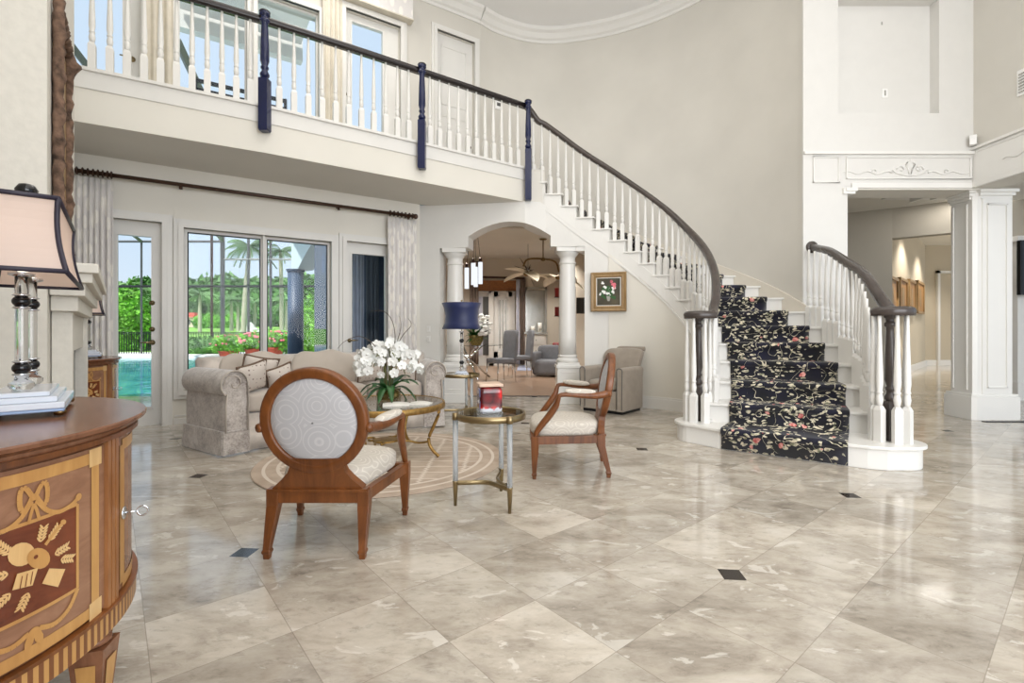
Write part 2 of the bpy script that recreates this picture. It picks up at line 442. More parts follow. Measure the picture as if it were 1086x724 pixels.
def shade():
    m, nt, out = newmat('shade_silk')
    d = N(nt, 'ShaderNodeBsdfDiffuse'); d.inputs[0].default_value = (*s2l((232, 214, 204)), 1)
    t = N(nt, 'ShaderNodeBsdfTranslucent'); t.inputs[0].default_value = (*s2l((240, 218, 204)), 1)
    n = noise(nt, coord(nt, 'Object', (1, 1, 8)), 40, 2); f = math_(nt, 'MULTIPLY_ADD', n, .1, .32)
    mx = N(nt, 'ShaderNodeMixShader'); L(nt, f, mx.inputs[0]); L(nt, d.outputs[0], mx.inputs[1]); L(nt, t.outputs[0], mx.inputs[2])
    L(nt, mx.outputs[0], out.inputs[0])
shade()

def dotted():
    m, nt, out = newmat('dotted_fabric'); v = coord(nt, 'Object')
    vo = N(nt, 'ShaderNodeTexVoronoi'); vo.inputs['Scale'].default_value = 26; vo.inputs['Randomness'].default_value = .15; L(nt, v, vo.inputs['Vector'])
    k = math_(nt, 'LESS_THAN', vo.outputs['Distance'], .2)
    princ(nt, out, mix(nt, k, s2l((204, 194, 184)), s2l((130, 112, 104))), .85)
dotted()

def still_life():
    m, nt, out = newmat('painting_ground'); v = coord(nt, 'Object')
    n = noise(nt, v, 6, 4); sp = N(nt, 'ShaderNodeSeparateXYZ'); L(nt, v, sp.inputs[0])
    k = math_(nt, 'LESS_THAN', sp.outputs[2], -.13)
    c = ramp(nt, n, [(.3, s2l((44, 42, 32))), (.7, s2l((86, 78, 56)))])
    princ(nt, out, mix(nt, k, c, s2l((96, 62, 34))), .5)
still_life()
def candle():
    m, nt, out = newmat('candle_red'); v = coord(nt, 'Object'); sp = N(nt, 'ShaderNodeSeparateXYZ'); L(nt, v, sp.inputs[0])
    vo = N(nt, 'ShaderNodeTexVoronoi'); vo.inputs['Scale'].default_value = 16; L(nt, v, vo.inputs['Vector'])
    c = ramp(nt, vo.outputs['Distance'], [(.25, s2l((214, 34, 26))), (.5, s2l((124, 14, 22))), (.8, s2l((70, 8, 20)))])
    snow = ramp(nt, math_(nt, 'MULTIPLY_ADD', noise(nt, v, 40, 2), .04, sp.outputs[2]), [(.05, (1, 1, 1)), (.056, (0, 0, 0))])
    side = math_(nt, 'MULTIPLY', math_(nt, 'LESS_THAN', sp.outputs[0], -.066), math_(nt, 'GREATER_THAN', noise(nt, v, 22, 2), .52))
    # two short lines of pale lettering-like marks on the front
    c2 = mix(nt, snow, c, s2l((214, 216, 226))); c3 = mix(nt, side, c2, s2l((120, 130, 190)))
    princ(nt, out, c3, .08, 0, None, **{'Coat_Weight': .5})
candle()
pm('cream_drape', (216, 208, 192), .8, var=.05)
emit('tube_light', (240, 244, 250), 1.0)
glassy('porch_glass', (.16, .30, .46), 2.0)
# ---------------------------------------------------------------- the shell of the house
WD = Vector((.8387, .5446)); WN = Vector((.5446, -.8387))     # along the window wall, and into the room
W0 = Vector((-3.68, 5.17))
def tw(px):
    u = (px - CX)/F
    return (W0.y*u - W0.x)/(WD.x - WD.y*u)
def wp(t, o=0, z=None):
    p = W0 + WD*t + WN*o
    return (p.x, p.y) if z is None else (p.x, p.y, z)
def zw(px, py): return Z(py, wp(tw(px))[1])
WA = math.atan2(WD.y, WD.x)
LD = Vector((-.63, .777)); LN = Vector((.777, .63))           # along the fireplace wall, and into the room
def lp(l, s, z=None):
    p = LD*l + LN*s
    return (p.x, p.y) if z is None else (p.x, p.y, z)

def grid_wall(name, mat, t0, t1, z0, z1, holes, point, o_front, o_back):
    """a wall along a line with rectangular openings; point(t, o, z)"""
    mb = MB(); ts = sorted({t0, t1, *[h[0] for h in holes], *[h[1] for h in holes]}); zs = sorted({z0, z1, *[h[2] for h in holes], *[h[3] for h in holes]})
    for a, b in zip(ts, ts[1:]):
        for c, d in zip(zs, zs[1:]):
            m, n = (a+b)/2, (c+d)/2
            if any(h[0] < m < h[1] and h[2] < n < h[3] for h in holes): continue
            mb.hexa([point(a, o_back, c), point(b, o_back, c), point(b, o_front, c), point(a, o_front, c)],
                    [point(a, o_back, d), point(b, o_back, d), point(b, o_front, d), point(a, o_front, d)])
    return struct(mb.build(name, mat))

# floor
mb = MB(); mb.box(-9, 16, -4, 7.42, -.12, 0)
fl = struct(mb.build('floor', 'marble_tile'))
mb = MB(); mb.box(4.6, 18, 7.42, 18, -.12, 0); struct(mb.build('floor_hall', 'marble_tile'))
mb = MB(); mb.prism([(-1.8, 7.47), (3.4, 7.47), (3.4, 20), (-4.5, 20)], -.12, 0); struct(mb.build('floor_dining', 'wood_floor'))
mb = MB(); mb.box(-1.8, 3.4, 7.40, 7.475, -.02, .004); struct(mb.build('trim_threshold', 'black_iron'))
# ---- the window wall, both storeys
Zf = 3.218                                                   # gallery floor
holes = {}
def hole(k, pa, pb, top_px, top_py, z0):
    holes[k] = (tw(pa), tw(pb), z0, zw(top_px, top_py)); return holes[k]
h1 = hole('d1', 113, 172, 172, 241, 0)
h2 = hole('w1', 195, 279, 198.5, 242, .36); h3 = hole('w2', 280.5, 351, 284, 249, .36); h3 = (h3[0], h3[1], h3[2], h2[3]); 
h4 = hole('d2', 367, 416, 373, 264, 0); zt = h2[3]
h1 = (h1[0], h1[1], 0, zt + .03); h4 = (h4[0], h4[1], 0, zt + .03)
u1 = (tw(60), tw(150), Zf, 5.0); u2 = (tw(188), tw(262), Zf + .05, 4.95); u3 = (tw(272), tw(338), Zf + .05, 4.95)
u4 = (tw(366), tw(424), Zf, zw(374, 12)); u5 = (tw(462.5), tw(502.5), Zf, zw(463, 32))
TE = 3.83
grid_wall('wall_windows', 'cream_wall', -1.0, 2.86, 0, Zf-.2, [h1, h2, h3, h4], wp, 0, -.22)
grid_wall('wall_gallery', 'beige_wall', -1.0, TE, Zf-.2, 5.9, [u1, u2, u3, u4, u5], wp, 0, -.22)

def casing(n, h, w=.09, d=.03, bottom=False, kind='window'):
    """moulded casing round an opening, with stops inside the reveal"""
    mb = MB(); a, b, c, d2 = h
    for k, (ww, dd) in enumerate(((w, d), (w*.55, d*1.7))):
        for (x0, x1, z0, z1) in ((a-ww, a, c, d2+ww), (b, b+ww, c, d2+ww), (a, b, d2, d2+ww)) + (((a-ww, b+ww, c-ww, c),) if bottom else ()):
            mb.hexa([wp(x0, 0, z0), wp(x1, 0, z0), wp(x1, dd, z0), wp(x0, dd, z0)], [wp(x0, 0, z1), wp(x1, 0, z1), wp(x1, dd, z1), wp(x0, dd, z1)])
    return struct(mb.build(n, 'white_paint'))
def leafdoor(parent, h, stile_l, stile_r, top, bottom, panel=True, o=-.06, th=.05, mat='white_paint'):
    """a glazed leaf: stiles and rails, recessed panel below, pane"""
    a, b, c, d = h
    mb = MB()
    def bx(x0, x1, z0, z1, o0, o1): mb.hexa([wp(x0, o0, z0), wp(x1, o0, z0), wp(x1, o1, z0), wp(x0, o1, z0)], [wp(x0, o0, z1), wp(x1, o0, z1), wp(x1, o1, z1), wp(x0, o1, z1)])
    bx(a, a+stile_l, c, d, o-th, o); bx(b-stile_r, b, c, d, o-th, o)
    bx(a+stile_l, b-stile_r, d-top, d, o-th, o); bx(a+stile_l, b-stile_r, c, c+bottom, o-th, o)
    e = .018
    for q in ((a+stile_l-e, a+stile_l, c+bottom, d-top), (b-stile_r, b-stile_r+e, c+bottom, d-top), (a+stile_l-e, b-stile_r+e, d-top, d-top+e), (a+stile_l-e, b-stile_r+e, c+bottom-e, c+bottom)):
        bx(*q, o, o+.012)
    if not panel and c < 1:
        g = MB(); w_ = .012
        for q in ((a+stile_l, a+stile_l+w_, c+bottom, d-top), (b-stile_r-w_, b-stile_r, c+bottom, d-top), (a+stile_l, b-stile_r, d-top-w_, d-top), (a+stile_l, b-stile_r, c+bottom, c+bottom+w_)):
            g.hexa([wp(q[0], o-.02, q[2]), wp(q[1], o-.02, q[2]), wp(q[1], o+.002, q[2]), wp(q[0], o+.002, q[2])], [wp(q[0], o-.02, q[3]), wp(q[1], o-.02, q[3]), wp(q[1], o+.002, q[3]), wp(q[0], o+.002, q[3])])
        g.build('gasket', 'black_iron', parent)
    if panel and bottom > .2:
        for q in ((a+.06, b-.06, c+.06, c+.075), (a+.06, b-.06, c+bottom-.08, c+bottom-.065), (a+.06, a+.075, c+.06, c+bottom-.065), (b-.075, b-.06, c+.06, c+bottom-.065)): bx(*q, o, o+.01)
    f = mb.build('door_leaf' if panel else 'sash', mat, parent)
    mb = MB(); bx2 = (a+stile_l, b-stile_r, c+bottom, d-top)
    mb.hexa([wp(bx2[0], o-.03, bx2[2]), wp(bx2[1], o-.03, bx2[2]), wp(bx2[1], o-.022, bx2[2]), wp(bx2[0], o-.022, bx2[2])],
            [wp(bx2[0], o-.03, bx2[3]), wp(bx2[1], o-.03, bx2[3]), wp(bx2[1], o-.022, bx2[3]), wp(bx2[0], o-.022, bx2[3])])
    mb.build('glass_pane', 'pane_glass', parent)
    return f
def lever(parent, t, z, o=-.06, side=-1, deadbolt=True):
    mb = MB(); mb.smooth = True
    p = Vector(wp(t, o, z)); n = Vector((WN.x, WN.y, 0)); d = Vector((WD.x, WD.y, 0))
    mb.tube([p, p+n*.012], .028, 12); mb.tube([p+n*.01, p+n*.045], .009, 8); mb.tube([p+n*.045, p+n*.045+d*side*.05, p+n*.04+d*side*.1], [.011, .01, .007], 8)
    mb.build('door_handle', 'brass', parent)
    if deadbolt:
        for dz in (.14, .42):
            mb = MB(); mb.smooth = True; q = p+Vector((0, 0, dz)); mb.tube([q, q+n*.014], .026, 12); mb.tube([q+n*.014, q+n*.024], .012, 8); mb.build('deadbolt', 'brass', parent)

door1 = casing('door_1', h1); leafdoor(door1, h1, tw(124)-tw(113), tw(172)-tw(160), .15, .2); lever(door1, h1[1]-.09, .88)
win1 = casing('window_1', (h2[0], h3[1], h2[2], h2[3]), bottom=True)
leafdoor(win1, h2, .03, .02, .03, .03, False); 
w2_ = MB(); 
for (x0, x1) in ((h2[1]-.002, h3[0]+.002),):
    w2_.hexa([wp(x0, -.2, .36), wp(x1, -.2, .36), wp(x1, .02, .36), wp(x0, .02, .36)], [wp(x0, -.2, zt), wp(x1, -.2, zt), wp(x1, .02, zt), wp(x0, .02, zt)])
w2_.build('mullion', 'white_paint', win1)
win2 = struct(MB().build('window_2', 'white_paint')) if False else None
leafdoor(win1, h3, .03, .03, .03, .03, False)
door2 = casing('door_2', h4); leafdoor(door2, h4, tw(374.5)-tw(367), tw(416)-tw(410), .14, .2); lever(door2, h4[0]+.06, .88, side=1, deadbolt=False)
mb = MB(); mb.smooth = True; p = Vector(wp(tw(367)-.02, .03, 1.02)); mb.tube([p, p+Vector((WN.x, WN.y, 0))*.012], .022, 12); mb.build('wall_knob', 'brass', door2)
# recessed panel under the window, seen beside the sofa
mb = MB()
for q in ((tw(185), tw(215), .08, .095), (tw(185), tw(215), .27, .285)):
    mb.hexa([wp(q[0], 0, q[2]), wp(q[1], 0, q[2]), wp(q[1], .012, q[2]), wp(q[0], .012, q[2])], [wp(q[0], 0, q[3]), wp(q[1], 0, q[3]), wp(q[1], .012, q[3]), wp(q[0], .012, q[3])])
struct(mb.build('trim_1', 'white_paint'))
# gallery doors and windows
door3 = casing('door_3', u1, .07); leafdoor(door3, u1, .03, .16, .1, .12, False); lever(door3, u1[1]-.08, Zf+.62, deadbolt=False)
win3 = casing('window_2', (u2[0], u2[1], u2[2], u2[3]), .06); leafdoor(win3, u2, .02, .02, .03, .05, False)
win4 = casing('window_3', (u3[0], u3[1], u3[2], u3[3]), .06); leafdoor(win4, u3, .02, .02, .03, .05, False)
door4 = casing('door_4', u4, .09); leafdoor(door4, u4, .1, .22, .1, .12, False); lever(door4, u4[0]+.05, Zf+.42, side=1, deadbolt=True)
door5 = casing('door_5', u5, .08)
mb = MB()
mb.hexa([wp(u5[0], -.1, Zf), wp(u5[1], -.1, Zf), wp(u5[1], -.05, Zf), wp(u5[0], -.05, Zf)], [wp(u5[0], -.1, u5[3]), wp(u5[1], -.1, u5[3]), wp(u5[1], -.05, u5[3]), wp(u5[0], -.05, u5[3])])
mb.build('door_leaf', 'white_paint', door5)
mb = MB()
for q in ((u5[0]+.1, u5[1]-.1, Zf+.15, Zf+.9), (u5[0]+.1, u5[1]-.1, Zf+1.05, u5[3]-.15)):
    for r in ((q[0], q[1], q[2], q[2]+.02), (q[0], q[1], q[3]-.02, q[3]), (q[0], q[0]+.02, q[2], q[3]), (q[1]-.02, q[1], q[2], q[3])):
        mb.hexa([wp(r[0], -.05, r[2]), wp(r[1], -.05, r[2]), wp(r[1], -.042, r[2]), wp(r[0], -.042, r[2])], [wp(r[0], -.05, r[3]), wp(r[1], -.05, r[3]), wp(r[1], -.042, r[3]), wp(r[0], -.042, r[3])])
mb.build('door_panel', 'white_paint', door5)
mb = MB(); mb.smooth = True; p = Vector(wp(u5[1]-.06, -.05, Zf+.5)); mb.tube([p, p+Vector((WN.x, WN.y, 0))*.05], .02, 8); mb.build('door_handle', 'bronze', door5)

# ---- room ceiling with the curved crown moulding
OW = {1: None}
r1, r2 = .174, .166
def zs(j): return r1*j if j <= 8 else r1*8 + r2*(j-8)
O = {2: (1.80, 4.42), 3: (1.93, 4.67), 4: (2.04, 4.93), 5: (2.12, 5.18), 6: (2.17, 5.43), 7: (2.18, 5.67), 8: (2.155, 5.90), 9: (2.076, 6.05), 10: (1.972, 6.17),
     11: (1.833, 6.27), 12: (1.676, 6.37), 13: (1.50, 6.46), 14: (1.311, 6.53), 15: (1.09, 6.58), 16: (.877, 6.62), 17: (.673, 6.64), 18: (.454, 6.65), 19: (.22, 6.62)}
Wl = {2: (2.90, 3.87), 3: (3.05, 4.13), 4: (3.17, 4.41), 5: (3.24, 4.71), 6: (3.275, 5.02), 7: (3.24, 5.35), 8: (3.17, 5.68), 9: (3.06, 6.0), 10: (2.9, 6.33),
      11: (2.70, 6.63), 12: (2.46, 6.90), 13: (2.2, 7.12), 14: (1.92, 7.31), 15: (1.6, 7.47), 16: (1.28, 7.58), 17: (.98, 7.66), 18: (.68, 7.72), 19: (.38, 7.74)}
def vec(p): return Vector((p[0], p[1], 0))
def ribbon(mb, samples, th):
    """samples: (x, y, z0, z1) along a path; thickness to the left of travel"""
    P = [Vector((q[0], q[1])) for q in samples]; n = len(P); off = []
    for i in range(n):
        a = P[i-1] if i else P[0]; b = P[i+1] if i < n-1 else P[-1]
        if i and (P[i]-P[i-1]).length < 1e-6: a = P[max(i-2, 0)]
        if i < n-1 and (P[i+1]-P[i]).length < 1e-6: b = P[min(i+2, n-1)]
        d = (b-a).normalized(); off.append(Vector((-d.y, d.x))*th)
    for i in range(n-1):
        if (P[i+1]-P[i]).length < 1e-6: continue
        A, B = P[i], P[i+1]; C, D = A+off[i], B+off[i+1]; a0, a1 = samples[i][2:4]; b0, b1 = samples[i+1][2:4]
        mb.hexa([(A.x, A.y, a0), (B.x, B.y, b0), (D.x, D.y, b0), (C.x, C.y, a0)], [(A.x, A.y, a1), (B.x, B.y, b1), (D.x, D.y, b1), (C.x, C.y, a1)])
YF = 5.42
def ribbon2(mb, samples, th):
    """like ribbon, but each long surface is one smooth strip"""
    P = [Vector((q[0], q[1])) for q in samples]; n = len(P); B = []
    for i in range(n):
        d = (P[min(n-1, i+1)]-P[max(0, i-1)]).normalized(); B.append(P[i] + Vector((-d.y, d.x))*th)
    def strip(f0, f1, sm):
        r0 = [mb.av(f0(i)) for i in range(n)]; r1_ = [mb.av(f1(i)) for i in range(n)]; mb.smooth = sm
        for i in range(n-1): mb.af((r0[i], r0[i+1], r1_[i+1], r1_[i]))
    strip(lambda i: (*P[i], samples[i][2]), lambda i: (*P[i], samples[i][3]), True)
    strip(lambda i: (*B[i], samples[i][3]), lambda i: (*B[i], samples[i][2]), True)
    strip(lambda i: (*P[i], samples[i][3]), lambda i: (*B[i], samples[i][3]), False)
    strip(lambda i: (*B[i], samples[i][2]), lambda i: (*P[i], samples[i][2]), False)
    for i in (0, n-1): mb.quadpts([(*P[i], samples[i][2]), (*B[i], samples[i][2]), (*B[i], samples[i][3]), (*P[i], samples[i][3])])
curve_pts = [wp(TE-.02, 0), (-.30, 7.43), (-.05, 7.58), (.2, 7.69), (.5, 7.75), (.8, 7.74), (1.12, 7.67), (1.44, 7.575), (1.78, 7.42), (2.08, 7.24), (2.36, 7.02), (2.62, 6.76), (2.84, 6.47), (3.02, 6.15), (3.15, 5.85), (3.24, 5.55), (3.262, 5.44)]
cpath = spline([(p[0], p[1], 0) for p in curve_pts], 4)
def czb(p):
    """the wall starts at the gallery on the left and follows the flight down on the right"""
    best = min(((Vector((p[0], p[1]))-Vector(Wl[k])).length, k) for k in Wl)[1]
    return Zf if p[0] < .45 else max(0, zs(best)-.45)
mb = MB()
ribbon2(mb, [(p[0], p[1], czb(p), 5.9) for p in cpath], .2)
struct(mb.build('wall_curved', 'beige_wall', weld=False))
ZC = 5.80
crown_sec = [(0, 0), (.015, 0), (.02, .04), (.05, .06), (.09, .12), (.13, .15), (.14, .2), (0, .2)]
def crown(name, path, flip=1, z=5.6):
    mb = MB()
    P = [Vector((p[0], p[1], z)) for p in path]; mb.sweep(P, [(q[0]*flip, q[1]) for q in crown_sec]); return struct(mb.build(name, 'white_gloss'))
crown('trim_crown_curved', cpath)
crown('trim_crown_windows', [wp(-1.0, 0), wp(TE-.02, 0)])
mb = MB(); mb.prism([(-9, -8), (12, -8), (12, 5.6), (3.5, 5.6), (3.35, 6.0), (2.9, 6.8), (2.2, 7.4), (1.2, 7.85), (.3, 7.85), wp(TE, -.2), wp(-1.1, -.2), (-9, 3.0)], ZC, ZC+.15); struct(mb.build('ceiling', 'ceiling_paint'))
t = thing('ceiling_speaker', 'small round grey ceiling fitting above the curved wall', 'ceiling fitting', (X(580, 6.2), 6.2, ZC-.012))
mb = MB(); mb.lathe([(.055, 0), (.06, .006), (.06, .014)], n=20); mb.build('rim', 'white_paint', t)
mb = MB(); mb.lathe([(.012, -.006), (.016, 0)], n=12); mb.build('sensor', 'black_iron', t)

# ---- gallery slab and fascia
BP = [(-3.67, 4.05), (-2.446, 4.77), (-1.089, 5.70), (.18, 6.59)]
def boff(k, d):
    a = Vector(BP[max(k-1, 0)]); b = Vector(BP[min(k+1, 3)]); t_ = (b-a).normalized(); n = Vector((t_.y, -t_.x)); p = Vector(BP[k]) + n*d
    return (p.x, p.y)
ext = (BP[0][0]-.75, BP[0][1]-.42)
def front(d): 
    e = Vector(ext) + Vector((.5, -.87))*d
    return [(e.x, e.y)] + [boff(k, d) for k in range(4)]
back = [wp(TE-.1, -.0), wp(-1.1, 0)]
mb = MB(); mb.prism(front(-.02) + [(.45, 6.66), (.5, 7.76), (.2, 7.7), (-.05, 7.59), (-.3, 7.44)] + back, 2.76, Zf-.03); struct(mb.build('ceiling_gallery', 'soffit_grey'))
mb = MB(); mb.prism(front(-.02) + [(.45, 6.66), (.5, 7.76), (.2, 7.7), (-.05, 7.59), (-.3, 7.44)] + back, Zf-.03, Zf); struct(mb.build('floor_gallery', 'beige_wall'))
def band(name, mat, d0, d1, z0, z1, endx=None):
    mb = MB(); A, B = front(d0), front(d1); 
    for i in range(4):
        mb.hexa([(*A[i], z0), (*A[i+1], z0), (*B[i+1], z0), (*B[i], z0)], [(*A[i], z1), (*A[i+1], z1), (*B[i+1], z1), (*B[i], z1)])
    return mb
m1 = band('', '', -.02, .0, 2.76, 3.06); struct(m1.build('wall_fascia', 'cream_wall'))
m1 = band('', '', -.02, .012, 3.05, Zf-.02); m2 = band('', '', -.02, .035, Zf-.022, Zf+.008)
o_ = len(m1.v); m1.v += m2.v; m1.f += [tuple(i+o_ for i in f) for f in m2.f]; m1.mi += m2.mi; m1.sm += m2.sm
struct(m1.build('trim_fascia', 'white_paint', bevel=.004))

# ---- arch wall, going on under the stairs
def stringer_bottom(p):
    """underside of the stair body above a point of the open side"""
    best = None
    ks = sorted(O)
    for a, b in zip(ks, ks[1:]):
        A, B = Vector(O[a]), Vector(O[b]); d = B-A; s_ = max(0, min(1, (Vector(p)-A).dot(d)/d.length_squared)); q = A+d*s_; dist = (Vector(p)-q).length
        if best is None or dist < best[0]: best = (dist, zs(a) + (zs(b)-zs(a))*s_)
    return best[1] - .36
C0 = (-1.30, 6.81); C1 = (.18, 6.57)
def archline(x):
    if x <= .18: return 6.81 - .1622*(x+1.30)
    pts = [(.18, 6.57), (.454, 6.63), (.673, 6.625), (.877, 6.605), (1.09, 6.565), (1.311, 6.515)]
    for a, b in zip(pts, pts[1:]):
        if x <= b[0]: return a[1] + (b[1]-a[1])*(x-a[0])/(b[0]-a[0])
    return pts[-1][1]
def atop(x): return 2.765 if x < .22 else min(2.765, stringer_bottom((x, archline(x))) + .03)
sm = []
sm += [(-1.30, 0), (-1.01, 0), (-1.01, 2.16), (-.607, 2.16)]
for k in range(17):
    x = -.607 + (1.137)*k/16; c = (x+.0385)/.5685; sm.append((x, 2.31 + .18*math.sqrt(max(0, 1-c*c*.999)) - 0))
# shallow segmental arch
sm = sm[:4] + [(x, 2.31 + .185*(1-((x+.0385)/.5685)**2)) for x, _ in sm[4:]]
sm += [(.53, 2.16)] + [(x, 2.16) for x in (.62, .72, .82, .92, .988)] + [(.988, 0), (1.09, 0), (1.311, 0)]
mb = MB(); ribbon(mb, [(x, archline(x), z0, atop(x)) for x, z0 in sm], .3); struct(mb.build('wall_arch', 'white_paint'))
pts = [(1.311, 6.515)] + [O[k] for k in range(13, 1, -1)] + [(1.72, 4.34)]
P = spline([(p[0]-.012, p[1]-.012, 0) for p in pts], 3)
mb = MB(); ribbon2(mb, [(p[0], p[1], 0, max(.02, stringer_bottom((p[0], p[1]))+.02)) for p in P], .08); struct(mb.build('wall_under_stairs', 'cream_wall', weld=False))
mb = MB(); ribbon(mb, [(p[0], p[1], 0, .13) for p in [(.99, archline(.99), 0)] + list(P)[:-8]], -.02); ribbon(mb, [(p[0], p[1], .13, .155) for p in [(.99, archline(.99), 0)] + list(P)[:-8]], -.012)
struct(mb.build('baseboard_stairs', 'white_gloss'))
mb = MB(); ribbon(mb, [(-1.30, 6.81, 0, .14), (-1.02, 6.765, 0, .14)], -.02); struct(mb.build('baseboard_arch', 'white_gloss'))
mb = MB(); ribbon(mb, [(*wp(-1, 0), 0, .14), (*wp(h1[0]-.1, 0), 0, .14)], -.02); ribbon(mb, [(*wp(h1[1]+.1, 0), 0, .06), (*wp(h4[0]-.1, 0), 0, .06)], -.02); ribbon(mb, [(*wp(h4[1]+.1, 0), 0, .14), (*wp(2.83, 0), 0, .14)], -.02)
struct(mb.build('baseboard_windows', 'white_gloss'))

def column(cx, cy, label):
    t = thing('round_column', label, 'column', (cx, cy, 0), WA*0)
    mb = MB(); mb.box(-.155, .155, -.155, .155, 0, .52); mb.box(-.17, .17, -.17, .17, 0, .13); mb.box(-.17, .17, -.17, .17, .49, .53)
    for s_ in (-1, 1):
        mb.box(-.10, .10, s_*.155-.006, s_*.155+.006, .18, .19); mb.box(-.10, .10, s_*.155-.006, s_*.155+.006, .43, .44)
    mb.build('plinth', 'white_gloss', t, bevel=.004)
    mb = MB(); mb.box(-.15, .15, -.15, .15, .53, .565); mb.smooth = True
    mb.lathe([(.145, .565), (.152, .58), (.152, .60), (.142, .615), (.128, .622), (.128, .635), (.136, .645), (.134, .662), (.122, .672)], n=32); mb.build('base', 'white_gloss', t, smooth=None)
    mb = MB(); mb.smooth = True; mb.lathe([(.122, .67), (.121, .9), (.117, 1.4), (.108, 1.93), (.108, 1.95)], n=36); mb.build('shaft', 'white_gloss', t)
    mb = MB(); mb.smooth = True; mb.lathe([(.108, 1.93), (.118, 1.945), (.118, 1.96), (.108, 1.97), (.108, 2.03), (.12, 2.04), (.15, 2.085), (.155, 2.10)], n=36); mb.smooth = False; mb.box(-.165, .165, -.165, .165, 2.10, 2.16); mb.build('capital', 'white_gloss', t)
    return t
column(-.81, 6.90, 'white round column on a square plinth beside the blue lamp')
column(.78, 6.80, 'white round column on a square plinth beside the flower painting')

# ---- fireplace wall and chimney breast
SW = -.5
mb = MB(); a, b, c, d = lp(-1.0, SW), lp(6.6, SW), lp(6.6, SW-.2), lp(-1.0, SW-.2); mb.prism([a, b, c, d], 0, 5.9); struct(mb.build('wall_fireplace', 'beige_wall'))
mb = MB(); mb.prism([lp(2.72, SW+.002), lp(2.72, -.23), lp(4.23, -.23), lp(4.23, SW+.002)], 0, 5.8); struct(mb.build('wall_chimney', 'plaster'))
mb = MB(); mb.prism([lp(.2, SW), lp(.2, SW+.02), lp(2.72, SW+.02), lp(2.72, SW)], 0, .14); struct(mb.build('baseboard_left', 'white_gloss'))

# ---- right side: tall white wall with niche, opening, frieze
def fp(x, o=0, z=0): return (x, YF-o, z)
XC = 5.17
op = (3.76, XC, 0, 2.583-.03)
nic = (Z and X(889, YF), X(996, YF), Z(120, YF), 4.72)
mb = MB()
def wallbox(x0, x1, z0, z1, y0=YF, y1=YF+.34): mb.box(x0, x1, y0, y1, z0, z1)
wallbox(3.262, op[0], 0, 3.4); wallbox(op[0], XC, 2.6, 3.4); 
wallbox(3.262, nic[0], 3.4, 5.9); wallbox(nic[1], XC+.3, 3.4, 5.9); wallbox(nic[0], nic[1], 3.4, nic[2]); wallbox(nic[0], nic[1], nic[3], 5.9); wallbox(nic[0], nic[1], nic[2], nic[3], YF+.12)
wallbox(XC, XC+.3, 2.6, 3.4)
struct(mb.build('wall_entry', 'entry_white', weld=False))
mb = MB(); mb.box(nic[1]-.001, nic[1]+.001, YF, YF+.12, nic[2], nic[3])
# frieze mouldings
def frame_xz(mb, x0, x1, z0, z1, w, y, d):
    for q in ((x0, x1, z0, z0+w), (x0, x1, z1-w, z1), (x0, x0+w, z0, z1), (x1-w, x1, z0, z1)): mb.box(q[0], q[1], y-d, y+.001, q[2], q[3])
mb = MB(); mb.box(3.262, XC, YF-.03, YF, 2.975, 3.01); mb.box(3.80, XC, YF-.018, YF, 2.60, 2.655)
frame_xz(mb, X(860, YF)+.02, X(890, YF), 2.66, 2.955, .014, YF, .014); frame_xz(mb, X(897, YF), XC-.03, 2.70, 2.955, .014, YF, .014)
mb.box(3.70, 3.83, YF-.03, YF+.34, 2.53, 2.6); mb.box(3.72, 3.85, YF-.04, YF+.34, 2.56, 2.6)
struct(mb.build('trim_frieze', 'white_gloss', bevel=.003))
mb = MB(); mb.box(op[0], XC+.2, YF+.0, YF+.34, 2.583, 2.6); struct(mb.build('ceiling_opening', 'soffit_grey'))
def scroll(cx, z0, w, along, nrm, name, label):
    """plaster scroll ornament on the frieze"""
    A = Vector(along); Nn = Vector(nrm); c = Vector(cx); mb = MB(); mb.smooth = True
    def T(pts, r): mb.tube([c + A*p[0] + Vector((0, 0, p[1])) + Nn*.006 for p in pts], r, 6)
    for s_ in (-1, 1):
        sp_ = [(s_*(.10+ (.05-.0045*k)*math.cos(k*.55)), .05+(.05-.0045*k)*math.sin(k*.55)) for k in range(11)]; T(sp_, .009)
        T([(s_*.01, .0), (s_*.02, .05), (s_*.05, .10), (s_*.03, .13)], .008); T([(0, -.02), (s_*.06, -.015), (s_*.16, .01), (s_*.2, .04)], .008)
        T([(s_*(.2+w*k/12), .012+.018*math.sin(k*1.3)) for k in range(13)], [.009-.0005*k for k in range(13)])
        T([(s_*(.24+w*.3+ .02*math.cos(k*.6)), .03+.02*math.sin(k*.6)) for k in range(8)], .006)
    mb.ball(tuple(c+Vector((0, 0, .15))), .012)
    return tag(mb.build(name, 'white_gloss'), label, 'ornament')
scroll((X(965, YF), YF, 2.76), 0, .55, (1, 0, 0), (0, -1, 0), 'plaster_scroll', 'white plaster scroll ornament centred above the hall opening')
scroll((XC-.012, 4.42, 2.79), 0, .46, (0, -1, 0), (-1, 0, 0), 'plaster_scroll', 'white plaster scroll ornament on the side frieze at the right edge')
# right wall: plain above its frieze, open below
mb = MB(); mb.box(XC, XC+.3, 1.5, YF, 2.6, 5.9); struct(mb.build('wall_right', 'beige_wall'))
mb = MB(); mb.box(XC-.012, XC, 1.5, YF, 2.62, 3.02); mb.box(XC-.04, XC, 1.5, YF, 3.02, 3.05); mb.box(XC-.03, XC, 1.5, YF, 2.6, 2.66); mb.box(XC-.022, XC, 1.5, YF-.05, 2.985, 2.998)
struct(mb.build('trim_frieze_right', 'white_gloss', bevel=.003))
